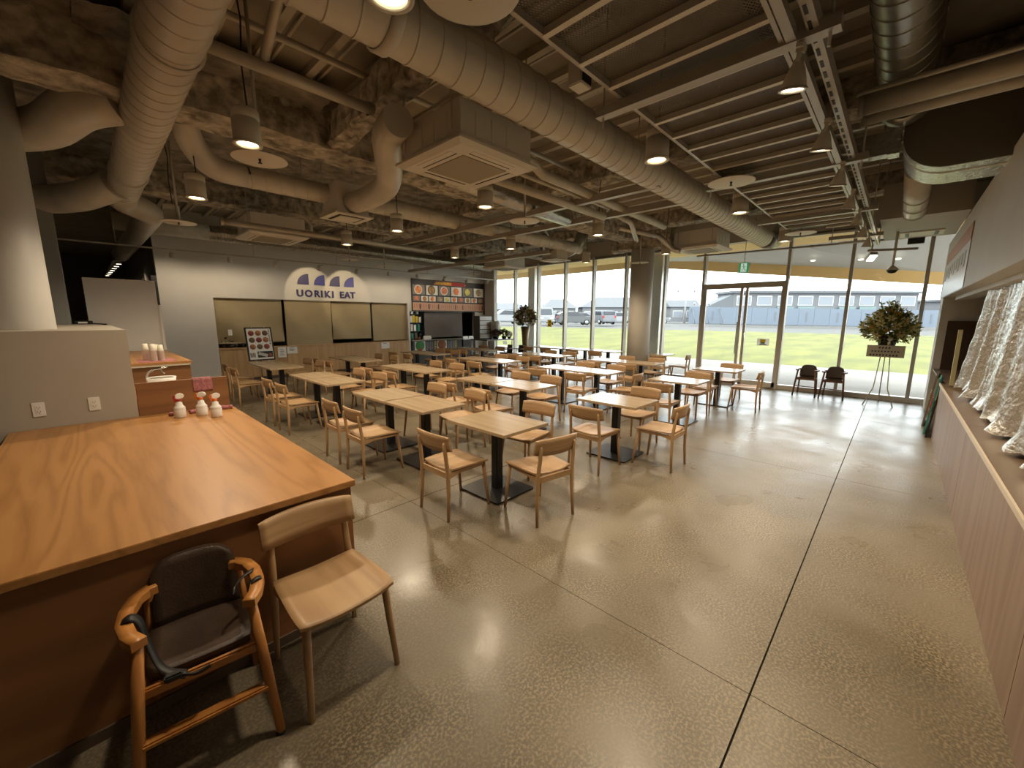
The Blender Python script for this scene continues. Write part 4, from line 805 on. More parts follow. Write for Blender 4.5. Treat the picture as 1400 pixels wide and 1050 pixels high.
def scatter_flowers(t, seed, n, rx, ry, rz, zc, meshes):
    rd = random.Random(seed)
    for k in range(n):
        th = 2*math.pi*(k*0.618 % 1); ph = math.acos(max(-1, min(1, 1-1.6*(k+0.5)/n))); d = Vector((math.sin(ph)*math.cos(th), math.sin(ph)*math.sin(th), math.cos(ph)))
        me = meshes[rd.randrange(len(meshes))]; o = link('flower_head', me, t, (d.x*rx*0.97, d.y*ry*0.97, zc+d.z*rz*0.97)); o.rotation_euler = d.to_track_quat('Z', 'Y').to_euler()
fsd = thing('flower_stand', 'tall opening-day flower arrangement on a steel tripod by the window', 'flower stand', (10.75, 0.13, 0))
for p0, p1, p2 in (((-0.20, 0.22, 0), (-0.10, 0.10, 0.34), (0.02, 0.05, 1.2)), ((-0.20, -0.22, 0), (-0.10, -0.11, 0.34), (0.02, -0.06, 1.2)), ((0.30, 0, 0), (0.2, 0, 0.34), (0.06, 0, 1.2))):
    part(fsd, 'leg', MB().tube([p0, p1, p2], 0.010, 8), ALUL)
part(fsd, 'pot', MB().lathe([(0, 1.15), (0.12, 1.15), (0.17, 1.40), (0.14, 1.40)], 18), BLK)
sb = part(fsd, 'name_board', B(-0.24, -0.27, 0.965, -0.225, 0.27, 1.19), mat('board_cream', (0.42, 0.38, 0.30), 0.6))
for zz, hh, cells in ((1.145, 0.045, [(-0.10, 0.08)]), (1.075, 0.032, [(-0.2, 0.2)]), (1.005, 0.042, [(-0.22, 0.02), (0.06, 0.16)])):
    for a0, a1 in cells:
        y = a0
        while y < a1:
            part(sb, 'brush_stroke', MB().cbox((-0.2425, -y-0.012, zz), (0.003, 0.026, hh*0.8), Matrix.Rotation(R(14), 3, 'X')), INK); y += 0.046
part(fsd, 'foliage', foliage(3, 1700, 0.34, 0.41, 0.38, 1.52, 0.085, [LEAFG, LEAFY, LEAFY, LEAFY, PETALC], 9), [LEAFG, LEAFY, LEAFY, LEAFY, PETALC], stuff=True)
scatter_flowers(fsd, 4, 54, 0.33, 0.40, 0.37, 1.52, [LILY, LILY, LILY, ORCH, WROSE])
vs_ = thing('flower_vase', 'tall pillar vase of mixed lilies and dark dahlias by the left windows', 'flower vase', (10.85, 9.68, 0))
part(vs_, 'vase', MB().lathe([(0, 0), (0.15, 0), (0.13, 0.05), (0.10, 0.4), (0.11, 0.9), (0.16, 1.38), (0.14, 1.38)], 22), mat('gold_vase', (0.28, 0.21, 0.12), 0.4, 0.3, 0.2, 20))
part(vs_, 'foliage', foliage(8, 1300, 0.36, 0.42, 0.36, 1.70, 0.10, [LEAFG, LEAFG, LEAFY, PETALP], 5), [LEAFG, LEAFG, LEAFY, PETALP], stuff=True)
scatter_flowers(vs_, 9, 50, 0.37, 0.43, 0.36, 1.70, [LILY, WLILY, WROSE, DAHL, ORCH])
FILM = mat('pale_film', (0.62, 0.62, 0.56), 0.2, 0.1, 0.2, 10, 0.9, 14)
def small_bouquet(label, x, y, z, s, meshes, leaf, wrap):
    t = thing('bouquet', label, 'bouquet', (x, y, z), 0, 'bouquets on the side table')
    part(t, 'pot', MB().lathe([(0, 0), (s*0.3, 0), (s*0.42, s*0.4), (s*0.36, s*0.4)], 16), BLK)
    if wrap: part(t, 'wrapping', MB().lathe([(s*0.35, 0.05), (s*0.5, s*0.6), (s*0.72, s*1.5), (s*0.66, s*2.1), (s*0.5, s*2.2)], 14), FILM)
    part(t, 'foliage', foliage(int(x*10), 160, s*0.5, s*0.5, s*0.5, s*0.9, s*0.35, leaf), leaf, stuff=True)
    scatter_flowers(t, int(y*7), 14, s*0.52, s*0.52, s*0.5, s*0.9, meshes)
small_bouquet('film-wrapped bouquet beside the white drawers', 10.78, 11.15, 0.895, 0.30, [WROSE, LILY], [LEAFG, LEAFY], True)
small_bouquet('dark leafy bouquet in front of the film-wrapped one', 10.55, 10.86, 0.895, 0.24, [DAHL], [mat('leaf_dark', (0.03, 0.035, 0.02), 0.5), MATS['leaf_dark']], False)
small_bouquet('round pink-brown bouquet on the side table', 11.05, 10.95, 0.895, 0.24, [petal_flower('rose', 0.055, 9, mat('petal_pink', (0.45, 0.22, 0.17), 0.5), PETALC, 0.8)], [LEAFG, LEAFG], False)
small_bouquet('white flowers at the right end of the side table', 11.18, 10.80, 0.895, 0.18, [WROSE, WLILY], [LEAFG, LEAFY], False)
for k, (x, y, lb) in enumerate([(10.30, 10.12, 'left black booster seat beside the tall vase'), (10.40, 9.66, 'right black booster seat beside the tall vase')]):
    t = thing('booster_seat', lb, 'booster seat', (x, y, 0), R(80), 'black booster seats')
    part(t, 'seat', MB().shell(lambda u, v, s: ((2*u-1)*0.16, (2*v-1)*0.16, 0.46-0.05*s), 5, 5), LEATHER); part(t, 'backrest', MB().shell(lambda u, v, s: ((2*u-1)*0.15*(1-0.2*v**4), -0.15-0.03*v-0.03*s, 0.46+0.27*v), 7, 7), LEATHER)
    for sx in (-1, 1):
        for sy in (-1, 1): part(t, 'leg', MB().tube([(sx*0.17, sy*0.17, 0), (sx*0.14, sy*0.14, 0.44)], 0.015, 8), DW)
        part(t, 'armrest', MB().tube([(sx*0.16, 0.15, 0.58), (sx*0.17, 0.0, 0.6), (sx*0.15, -0.16, 0.6)], 0.016, 8), DW)

# ------------------------------------------------------------------ shop hatch on the right
hc = thing('hatch_counter', 'long greyish oak counter along the right wall', 'counter', (0, 0, 0))
xs = [-1.6, 0.9, 2.52, 5.05, 8.2]
for i in range(4): part(hc, 'front_panel', B(xs[i]+0.004, RY-0.03, 0.0, xs[i+1]-0.004, RY, 0.77), GREYW)
part(hc, 'end_panel', B(8.2, RY-0.6, 0, 8.23, RY, 0.77), GREYW)
for a, b in ((-1.6, 5.12), (5.124, 8.24)): part(hc, 'counter_top', B(a, RY-0.75, 0.775, b, RY+0.0, 0.80), mat('hatch_top', (0.115, 0.075, 0.048), 0.35, 0, 0.15, 3), 0.002)
part(hc, 'edge_strip', B(-1.6, RY, 0.77, 8.24, RY+0.012, 0.802), mat('strip_light', (0.50, 0.43, 0.34), 0.4))
part(hc, 'back_panel', B(8.24, RY-0.72, 0.0, 10.62, RY-0.62, 0.80), GREYW)
part(hc, 'counter_top', B(8.24, RY-0.75, 0.775, 10.62, RY-0.02, 0.80), mat('hatch_top', (0.115, 0.075, 0.048), 0.35))
cu = thing('silver_curtain', 'crumpled silver plastic curtain hanging in the shop hatch', 'curtain', (0, -0.74, 0))
rd = random.Random(2); ph = [rd.uniform(0, 6.28) for _ in range(8)]
def curt(u, v):
    top = 0.3+6.75*u; xx = top + 0.55*(1-v)**1.5*u**6
    f = 0.045*math.sin(top*11+ph[0]) + 0.030*math.sin(top*19+ph[1]) + 0.016*math.sin(top*37+ph[5]+v*0.8) + 0.007*math.sin(top*83+v*2.0) + 0.004*math.sin(v*29+top*9)
    low = max(0, 0.09-v)/0.09
    return (xx, f*(0.6+0.4*(1-v)) + 0.05*low*(0.5+0.5*math.sin(top*23+ph[2])) + 0.04*(1-v), 0.835+1.18*v + 0.010*low*math.sin(top*47))
part(cu, 'sheet', MB().grid(curt, 520, 40), mat('silver_sheet', (0.78, 0.78, 0.76), 0.26, 0.9, 0.05, 8, 0.9, 38, stretch=(1, 1, 0.6)))
part(cu, 'rail', MB().tube([(0.2, 0, 2.06), (7.6, 0, 2.06)], 0.014, 8), STEEL)
hk = MB().tube([(0, 0, 0.0), (0, 0, 0.055)], 0.005, 6).mesh('hook', STEEL)
for k in range(22): link('hook', hk, cu, (0.5+k*0.31, 0, 2.0))
bd = thing('brown_screen', 'brown display screen inside the far end of the hatch', 'screen', (0, 0, 0)); part(bd, 'panel', B(8.0, -1.22, 0.80, 10.55, -1.18, 1.66), mat('brown_screen', (0.07, 0.04, 0.025), 0.5)); part(bd, 'side', B(10.50, -1.18, 0.80, 10.55, -0.62, 1.66), MATS['brown_screen'])
solid('wood_slat', MB().cbox((0, 0, 0), (0.03, 0.042, 0.74), Matrix.Rotation(R(6), 3, 'Y')), mat('slat_cream', (0.50, 0.46, 0.26), 0.5), 'pale wooden slat leaning in the shop hatch', 'slat', loc=(7.93, -0.60, 1.185))
sh = thing('dark_crate', 'dark crate standing on the hatch counter behind the slat', 'crate', (7.85, -0.86, 0.80))
for (a, b) in ((-0.22, -0.20), (0.20, 0.22)): part(sh, 'side', B(a, -0.16, 0, b, 0.12, 0.42), BLK)
part(sh, 'back', B(-0.2, -0.16, 0, 0.2, -0.14, 0.42), BLK); part(sh, 'lid', B(-0.22, -0.16, 0.42, 0.22, 0.12, 0.44), BLK)
solid('silver_bag', MB().lathe([(0, 0), (0.10, 0.02), (0.16, 0.14), (0.13, 0.28), (0.04, 0.34), (0, 0.34)], 16), MATS['silver_sheet'], 'crumpled silver bag on the dark crate in the hatch', 'bag', loc=(7.85, -0.86, 1.242))
pt = thing('wall_poster', 'white poster with orange band at the far end of the right wall', 'poster', (0, RY+0.004, 0))
part(pt, 'sheet', MB().add([(7.5, 0, 2.08), (11.05, 0, 2.08), (11.05, 0, 2.86), (7.5, 0, 2.86), (7.5, .004, 2.08), (11.05, .004, 2.08), (11.05, .004, 2.86), (7.5, .004, 2.86)], [(0,1,2,3),(4,7,6,5),(0,4,5,1),(1,5,6,2),(2,6,7,3),(3,7,4,0)]), mat('poster_white', (0.60, 0.58, 0.53), 0.35))
part(pt, 'orange_band', B(7.5, 0.004, 2.66, 11.05, 0.008, 2.86), mat('poster_orange', (0.50, 0.17, 0.05), 0.4))
for k in range(9): part(pt, 'print', B(7.8+k*0.36, 0.004, 2.36+0.05*(k % 2), 7.98+k*0.36, 0.008, 2.56), mat('poster_grey', (0.48, 0.46, 0.42), 0.5))
for k, (x, lb, m2, m3) in enumerate([(9.35, 'brown backed poster panel leaning below the hatch', mat('panel_brown', (0.18, 0.13, 0.10), 0.6), BEIGE), (8.75, 'green and red picture panel leaning below the hatch', TEAL, RED), (8.32, 'dark narrow panel leaning beside the green picture', BLK, INK)]):
    t = thing('leaning_panel', lb, 'panel', (x, RY-0.02, 0), R(-4), 'panels leaning below the hatch'); part(t, 'board', MB().cbox((0, 0.03, 0.42), (0.62 if k < 2 else 0.25, 0.02, 0.84), Matrix.Rotation(R(5), 3, 'X')), m2)
    for j in range(4): part(t, 'print', MB().cbox((-0.2+0.13*j if k < 2 else -0.05+0.03*j, 0.045+0.0, 0.36+0.09*(j % 2)), (0.10 if k < 2 else 0.02, 0.012, 0.16), Matrix.Rotation(R(5), 3, 'X')), m3)

# ------------------------------------------------------------------ ceiling services
def bend(pts, rad=0.3, n=6):
    """round the corners of a polyline"""
    out = [Vector(pts[0])]
    for a, b, c in zip(pts, pts[1:], pts[2:]):
        a, b, c = Vector(a), Vector(b), Vector(c); u = (a-b); v = (c-b); r1 = min(rad, u.length*0.48, v.length*0.48); p, q = b+u.normalized()*r1, b+v.normalized()*r1
        for i in range(n+1):
            t = i/n; out.append(p*(1-t)**2 + b*2*t*(1-t) + q*t*t)
    out.append(Vector(pts[-1])); return out
def spiral(p0, p1, r, pitch=0.165, seg=32, ridge=0.006):
    """lock-seam spiral duct: the seam ridge winds round the pipe"""
    p0, p1 = Vector(p0), Vector(p1); d = p1-p0; L_ = d.length; d.normalize(); a = Vector((0,0,1)); u = d.cross(a).normalized(); w_ = d.cross(u); turns = int(L_/pitch); mb = MB(); st = []
    for k in range(turns): st += [(k*pitch, 0), ((k+1)*pitch-0.016, 0), ((k+1)*pitch-0.012, ridge), ((k+1)*pitch-0.004, ridge)]
    st.append((turns*pitch, 0)); n = seg+1
    def ring(x_, dr_): return [p0 + d*(x_ + pitch*j/seg - pitch*0.5) + (u*math.cos(2*math.pi*j/seg)+w_*math.sin(2*math.pi*j/seg))*(r+dr_) for j in range(n)]
    for a_, b_ in zip(st, st[1:]):
        mb.add(ring(*a_) + ring(*b_), [(j, j+1, n+j+1, n+j) for j in range(seg)], 0, True)
    return mb
def hanger(t, x, y, z0, z1=CEIL, r=0.006): part(t, 'hanger_rod', MB().tube([(x, y, z0), (x, y, z1)], r, 6), STEEL)
d1 = thing('spiral_duct', 'large painted spiral duct crossing above the tables towards the windows', 'duct', (0, 0, 0))
part(d1, 'pipe', spiral((-2.4, 2.28, 3.37), (10.3, 2.28, 3.37), 0.175), DUCT)
part(d1, 'elbow', MB().tube(bend([(10.2, 2.28, 3.37), (10.75, 2.28, 3.37), (10.95, 2.15, 3.55), (10.95, 1.9, 4.1)], 0.25), 0.178, 24), DUCTL)
part(d1, 'collar', MB().lathe([(0.18, -0.04), (0.195, -0.03), (0.195, 0.03), (0.18, 0.04)], 28, (1.35, 2.28, 3.37), axis='X'), DUCT); part(d1, 'collar', MB().lathe([(0.18, -0.03), (0.192, -0.02), (0.192, 0.02), (0.18, 0.03)], 28, (0.78, 2.28, 3.37), axis='X'), DUCT)
for x in (2.2, 4.6, 7.0, 9.4): hanger(d1, x, 2.28, 3.54)
d2 = thing('spiral_duct', 'painted spiral duct running overhead from the camera to the dim left corner', 'duct', (0, 0, 0))
part(d2, 'pipe', spiral((0.61, -1.5, 3.53), (0.61, 8.6, 3.53), 0.18, 0.18), DUCT)
part(d2, 'elbow', MB().tube(bend([(0.61, 8.5, 3.53), (0.61, 9.25, 3.53), (1.0, 9.5, 3.45), (1.0, 10.2, 3.45), (0.9, 16, 3.4)], 0.35), 0.185, 24), DUCT)
part(d2, 'collar', MB().lathe([(0.185, -0.02), (0.198, -0.015), (0.198, 0.015), (0.185, 0.02)], 28, (0.61, 3.75, 3.53), axis='Y'), DUCT); part(d2, 'collar', MB().lathe([(0.185, -0.02), (0.198, -0.015), (0.198, 0.015), (0.185, 0.02)], 28, (0.61, 7.4, 3.53), axis='Y'), DUCT)
d3 = thing('spiral_duct', 'bare silver spiral duct in the dark zone at upper right', 'duct', (0, 0, 0))
part(d3, 'pipe', spiral((-1.2, 0.18, 3.60), (5.2, 0.18, 3.60), 0.17, 0.17), DUCTL); part(d3, 'end_collar', MB().lathe([(0.172, -0.10), (0.185, -0.08), (0.185, 0.06), (0.16, 0.10), (0, 0.10)], 28, (5.25, 0.18, 3.60), axis='X'), DUCTL)
d4 = thing('spiral_duct', 'slim duct along the fireproofed beam feeding the small diffuser box', 'duct', (0, 0, 0))
part(d4, 'pipe', spiral((1.5, 5.95, 3.38), (8.8, 5.95, 3.38), 0.125, 0.16), DUCT); part(d4, 'elbow', MB().tube(bend([(1.55, 5.95, 3.38), (1.2, 5.95, 3.38), (0.95, 5.7, 3.6), (0.95, 5.5, 3.95)], 0.2), 0.127, 20), DUCT)
for x in (1.9, 2.2, 4.0, 6.5): hanger(d4, x, 5.95, 3.5)
d5 = thing('corrugated_duct', 'silver corrugated duct along the top of the kitchen wall', 'duct', (0, 0, 0)); part(d5, 'pipe', spiral((2.2, 11.75, 3.60), (11.1, 11.75, 3.60), 0.17, 0.06, 24, 0.010), DUCTL); part(d5, 'wrapped_end', MB().tube([(2.2, 11.75, 3.6), (0.6, 11.75, 3.6)], 0.17, 20), WRAP)
d6 = thing('wrapped_duct', 'thick insulated duct bulging above the round column at left', 'duct', (0, 0, 0)); part(d6, 'pipe', MB().tube(bend([(0.45, 5.35, 3.62), (0.18, 5.55, 3.56), (-0.1, 6.3, 3.45), (-0.9, 6.7, 3.45), (-2.5, 6.7, 3.5)], 0.4), [0.14]*4+[0.16]*4+[0.2]*99 if False else 0.18, 20), DUCT)
d7 = thing('wrapped_duct', 'lower insulated duct curving beside the blue-grey column', 'duct', (0, 0, 0)); part(d7, 'pipe', MB().tube(bend([(0.5, 8.1, 3.5), (0.2, 8.4, 3.35), (-0.2, 9.2, 3.35), (-2.6, 9.6, 3.4)], 0.5), 0.19, 20), DUCT)
d8 = thing('flexible_duct', 'curving flexible duct between the big air conditioner and the diffuser box', 'duct', (0, 0, 0)); part(d8, 'hose', MB().tube(bend([(2.05, 3.30, 3.36), (2.12, 3.65, 3.36), (2.55, 4.3, 3.16), (2.72, 5.2, 3.22), (2.72, 5.62, 3.24)], 0.4, 8), 0.135, 20), DUCT)
for k, (p, lb) in enumerate([([(3.25, 3.0, 3.32), (3.6, 3.1, 3.36), (3.75, 3.12, 3.30), (7.2, 3.18, 3.28)], 'upper lagged refrigerant pipe right of the big air conditioner'), ([(3.2, 3.4, 3.2), (5.6, 3.42, 3.2)], 'lower lagged pipe right of the big air conditioner'), ([(3.2, 3.25, 3.28), (5.5, 3.28, 3.28)], 'thin pipe between the two lagged pipes'), ([(3.2, 4.2, 3.42), (4.6, 4.25, 3.38), (5.6, 4.1, 3.3)], 'bulky foil duct passing behind the big air conditioner'), ([(6.9, 3.9, 3.32), (8.0, 3.6, 3.28), (8.25, 3.45, 3.05), (8.3, 3.3, 3.0)], 'bent lagged pipe leading into the window-side air conditioner')]):
    t = thing('lagged_pipe', lb, 'pipe', (0, 0, 0), 0, 'pipes around the air conditioners'); part(t, 'lagging', MB().tube(bend(p, 0.15), [0.055, 0.05, 0.022, 0.13, 0.05][k], 14), WRAP if k < 3 else FOIL)
for k, (pts, r_, lb) in enumerate([([(0.75, 3.68, 3.55), (2.0, 3.68, 3.55)], 0.045, 'straight conduit running to the big air conditioner'), ([(1.1, 2.0, 4.0), (1.12, 2.8, 4.0), (1.15, 3.4, 3.75), (1.15, 3.7, 3.58)], 0.035, 'angled branch pipe above the front pendant lamp'), ([(1.6, 7.6, 3.12), (5.4, 7.6, 3.12)], 0.045, 'white pipe passing under the kitchen-side air conditioner'), ([(3.05, 8.0, 3.15), (3.05, 8.0, 3.4), (2.9, 8.0, 3.5), (2.4, 8.1, 3.5)], 0.03, 'bent white drain pipe beside the kitchen-side air conditioner'), ([(-1.0, 4.02, 4.0), (5.6, 4.02, 4.0)], 0.03, 'thin conduit fixed under the ribbed deck'), ([(5.75, 3.5, 3.35), (6.6, 3.5, 3.3), (7.6, 3.9, 3.2)], 0.04, 'short pipe above the second pendant row')]):
    t = thing('ceiling_pipe', lb, 'pipe', (0, 0, 0), 0, 'ceiling pipes'); part(t, 'pipe', MB().tube(bend(pts, 0.15), r_, 12), PIPE)
    for q in (pts[0], pts[-1]): part(t, 'clamp', MB().lathe([(r_*1.3, -0.02), (r_*1.3, 0.02)], 12, q, axis='X' if k in (0, 2, 4, 5) else 'Z'), STEEL)
for k, (x, y0, y1, z, lb) in enumerate([(4.80, 2.2, 8.2, 3.20, 'nearer steel channel crossing the hall above the tables'), (5.70, 2.3, 8.4, 3.20, 'farther steel channel crossing the hall above the tables'), (7.3, 5.8, 11.5, 3.1, 'far channel crossing in front of the windows')]):
    t = thing('steel_channel', lb, 'channel', (0, 0, 0), 0, 'steel channels'); part(t, 'channel', MB().prism([(x-0.04, z), (x+0.04, z), (x+0.04, z+0.08), (x+0.03, z+0.08), (x+0.03, z+0.01), (x-0.03, z+0.01), (x-0.03, z+0.08), (x-0.04, z+0.08)], y0, y1, 'Y'), STEEL)
    for y in (y0+0.3, (y0+y1)/2, y1-0.3): hanger(t, x, y, z+0.02)
for k, (y, x0, x1) in enumerate([(10.3, 0.9, 3.0)]): pass

# air conditioners
def cassette(label, x, y, z, s=0.475, body=0.30):
    t = thing('air_conditioner', label, 'air conditioner', (x, y, z), 0, 'ceiling air conditioners')
    part(t, 'fascia', MB().add([(-s,-s,0.03),(s,-s,0.03),(s,s,0.03),(-s,s,0.03),(-s+.05,-s+.05,0),(s-.05,-s+.05,0),(s-.05,s-.05,0),(-s+.05,s-.05,0),(-s,-s,.05),(s,-s,.05),(s,s,.05),(-s,s,.05)], [(4,5,6,7),(0,1,5,4),(1,2,6,5),(2,3,7,6),(3,0,4,7),(0,8,9,1),(1,9,10,2),(2,10,11,3),(3,11,8,0),(8,11,10,9)]), ACW)
    part(t, 'grille', B(-s*0.56, -s*0.56, -0.006, s*0.56, s*0.56, 0.004), ACG, 0.003)
    for k in range(4):
        a = k*math.pi/2; o = part(t, 'louvre', B(-s*0.52, s*0.70, -0.003, s*0.52, s*0.82, 0.003), ACW, rot=(0, 0, a)); part(o, 'slot', B(-s*0.52, s*0.665, -0.002, s*0.52, s*0.70, 0.002), BLK)
    b = s*0.90
    part(t, 'casing', B(-b, -b, 0.05, b, b, 0.05+body), ACB, 0.006)
    for k in range(4):
        a = k*math.pi/2
        for j in range(3): part(t, 'side_panel', B(-b*0.62+j*b*0.42, -b-0.004, 0.10, -b*0.62+(j+1)*b*0.42-0.012, -b, 0.05+body*0.78), ACB, rot=(0, 0, a))
    for sx in (-1, 1):
        for sy in (-1, 1): hanger(t, sx*b*1.04, sy*b*0.8, 0.12, CEIL-z)
    part(t, 'hanging_rail', B(-b*1.06, -b*0.82, body+0.05, -b*1.02, b*0.82, body+0.07), STEEL)
cassette('large square cassette air conditioner hanging above the nearest tables', 2.66, 3.13, 3.07)
cassette('cassette air conditioner hanging near the logo wall', 2.51, 8.40, 3.07)
cassette('cassette air conditioner hanging by the entrance door', 8.86, 3.10, 3.05, 0.45)
cassette('cassette air conditioner hanging in the far corner by the menu board', 8.4, 8.3, 3.05, 0.45)
def diffuser(label, x, y, z, s=0.22, h=0.42):
    t = thing('diffuser_box', label, 'air diffuser', (x, y, z)); part(t, 'casing', B(-s, -s, 0.02, s, s, h), ACB, 0.004); part(t, 'flange', B(-s-0.05, -s-0.05, 0, s+0.05, s+0.05, 0.02), ACW); part(t, 'slot', B(-s*0.85, -s*0.85, -0.004, s*0.85, s*0.85, 0.001), BLK); part(t, 'plate', B(-s*0.68, -s*0.68, -0.010, s*0.68, s*0.68, -0.004), ACW)
    hanger(t, s, s, h, CEIL-z); hanger(t, -s, s, h, CEIL-z)
diffuser('small square diffuser box under the slim duct', 2.72, 5.83, 3.07)
diffuser('grey plenum box with two spigots above the far tables', 8.0, 6.2, 3.05, 0.22, 0.35)
for p, lb in (([(7.0, 6.1, 3.75), (7.35, 6.1, 3.7), (7.75, 6.15, 3.3)], 'round duct dropping into the left of the plenum box'), ([(8.7, 5.9, 3.75), (8.55, 5.95, 3.4), (8.25, 6.1, 3.25)], 'round duct dropping into the right of the plenum box')):
    t = thing('branch_duct', lb, 'duct', (0, 0, 0), 0, 'branch ducts'); part(t, 'pipe', MB().tube(bend(p, 0.25), 0.13, 18), DUCTL)

# pendant cylinder lamps
PB_ = [('housing', MB().lathe([(0, 0.30), (0.10, 0.30), (0.118, 0.285), (0.118, 0.215), (0.113, 0.212), (0.113, 0.206), (0.118, 0.203), (0.118, 0.0), (0.112, -0.005), (0.092, -0.005)], 28).mesh('housing', LAMPB)),
       ('rim', MB().lathe([(0.118, 0.012), (0.128, 0.004), (0.126, -0.008), (0.095, -0.008), (0.088, 0.03)], 28).mesh('rim', LAMPB)),
       ('lens', MB().lathe([(0, 0.012), (0.09, 0.012)], 24).mesh('lens', GLOW))]
def pendant(x, y, label, lit=1.0):
    t = thing('pendant_lamp', label, 'lamp', (x, y, 2.98), 0, 'cylinder ceiling lamps')
    for n, me in PB_:
        o = link(n, me, t); o.scale = (0.78, 0.78, 0.80)
    part(t, 'cord', MB().tube([(0.02, 0, 0.235), (0.01, 0.01, 0.55), (0.03, 0.0, 0.85), (0.0, 0, CEIL-2.98)], 0.006, 6), BLK)
    spot((x, y, 2.965), (x, y, 0), LAMP*lit, 150, 0.6, WARM, 0.09, t)
PX = [(1.0, [1.64, 3.71, 5.73, 7.47], 'lamp row above the wooden counter'), (3.40, [1.60, 3.68, 5.64, 7.34], 'lamp row above the first table rows'), (5.72, [1.58, 3.59, 5.49, 7.18], 'lamp row above the middle tables'), (8.30, [1.56, 3.60, 5.50], 'lamp row nearest the windows')]
ON = ['nearest', 'second', 'third', 'fourth']
for x, yl, rl in PX:
    for k, y in enumerate(yl): pendant(x, y, '%s cylinder pendant lamp of the %s' % (ON[k], rl))
# sprinkler heat-collector discs
DISC = MB().lathe([(0, 0.035), (0.03, 0.03), (0.195, 0.008), (0.205, 0.0), (0.198, -0.003), (0.05, 0.004), (0, 0.004)], 28).mesh('disc', ACW)
for x, y, lb in [(1.15, 3.98, 'pale sprinkler disc beside the front-left pendant lamp'), (1.05, 7.38, 'pale sprinkler disc near the dim left corner'), (1.20, 1.38, 'pale sprinkler disc nearest the camera at the top'), (4.42, 1.32, 'pale sprinkler disc below the metal mesh ceiling'), (4.25, 3.82, 'pale sprinkler disc above the middle tables'), (7.7, 1.25, 'pale sprinkler disc at the far end of the mesh ceiling'), (5.5, 9.8, 'pale sprinkler disc before the menu board'), (4.3, 9.2, 'pale sprinkler disc before the logo'), (9.2, 4.6, 'pale sprinkler disc beside the round column'), (8.2, 9.4, 'pale sprinkler disc in the far kitchen corner')]:
    t = thing('sprinkler_disc', lb, 'sprinkler', (x, y, 2.98), 0, 'sprinkler discs'); link('disc', DISC, t); part(t, 'drop_pipe', MB().tube([(0, 0, 0.03), (0, 0, (CEIL-2.98) if y > 1.5 or x < 0 else 0.075)], 0.014, 8), PIPE); part(t, 'head', MB().lathe([(0, -0.03), (0.018, -0.03), (0.006, -0.02), (0.012, 0.004)], 10), BLACK)

# expanded-metal ceiling raft with lighting track
GZ = 3.05
gr = thing('mesh_ceiling', 'suspended metal mesh ceiling raft with cross bars at upper right', 'mesh ceiling', (0, 0, 0))
GY0, GY1, GX0, GX1 = 0.56, 1.42, -0.85, 7.65
part(gr, 'edge_angle', B(GX0, GY1-0.012, GZ, GX1, GY1+0.012, GZ+0.035), STEEL); part(gr, 'edge_angle', B(GX0, GY0-0.012, GZ, GX1+2.6, GY0+0.012, GZ+0.035), STEEL)
x = 1.71-0.31*8; k = 0
barm = B(-0.017, GY0, GZ-0.002, 0.017, GY1, GZ+0.032).mesh('cross_bar', mat('bar_paint', (0.66, 0.61, 0.52), 0.4, 0.3)); panm = B(0.0, GY0, GZ+0.034, 0.31, GY1, GZ+0.037).mesh('mesh_panel', MESHM)
while x < GX1+2.6:
    if x < GX1: link('cross_bar', barm, gr, (x, 0, 0)); link('mesh_panel', panm, gr, (x, 0, 0))
    elif k % 2 == 0: part(gr, 'cross_bar', B(x-0.017, GY0, GZ, x+0.017, GY1-0.45, GZ+0.032), MATS['bar_paint'])
    x += 0.31; k += 1
for x in (2.5, 4.6, 6.7, 8.8):
    q = part(gr, 'carrier_channel', B(x-0.035, GY0-0.22, GZ-0.06, x+0.035, GY1+0.18 if x < 8 else GY1-0.4, GZ-0.005), STEEL)
    for y in (GY0-0.18, GY1+0.14 if x < 8 else GY1-0.44): part(q, 'rod', MB().tube([(x, y, GZ-0.12), (x, y, CEIL)], 0.007, 6), STEEL)
tk = thing('lighting_track', 'twin lighting track along the edge of the mesh ceiling', 'lighting track', (0, 0, 0))
part(tk, 'track', MB().prism([(0.505, GZ-0.055), (0.545, GZ-0.055), (0.545, GZ-0.01), (0.505, GZ-0.01)], -0.8, 10.3, 'X'), STEEL)
part(tk, 'power_rail', MB().prism([(0.555, GZ-0.045), (0.575, GZ-0.045), (0.575, GZ-0.02), (0.555, GZ-0.02)], -0.8, 10.3, 'X'), STEEL)
part(tk, 'slotted_channel', MB().prism([(0.42, GZ-0.035), (0.465, GZ-0.035), (0.465, GZ+0.04), (0.42, GZ+0.04)], -0.8, 10.2, 'X'), STEEL)
slm = B(-0.035, 0.452, GZ-0.038, 0.035, 0.466, GZ-0.034).mesh('slot', BLK)
for k in range(70): link('slot', slm, tk, (1.0+k*0.13, -0.01, 0))
SPB = [('shade', MB().lathe([(0, 0.155), (0.025, 0.155), (0.032, 0.13), (0.045, 0.10), (0.075, 0.0), (0.070, -0.004), (0.062, 0.0)], 22).mesh('shade', LAMPB)), ('lens', MB().lathe([(0, 0.006), (0.064, 0.006)], 20).mesh('lens', GLOWW)),
       ('rim', MB().lathe([(0.075, 0.0), (0.078, 0.004), (0.078, -0.006), (0.064, -0.006)], 22).mesh('rim', ALUL))]
SN = ['nearest', 'second', 'third', 'fourth', 'fifth', 'sixth', 'seventh']
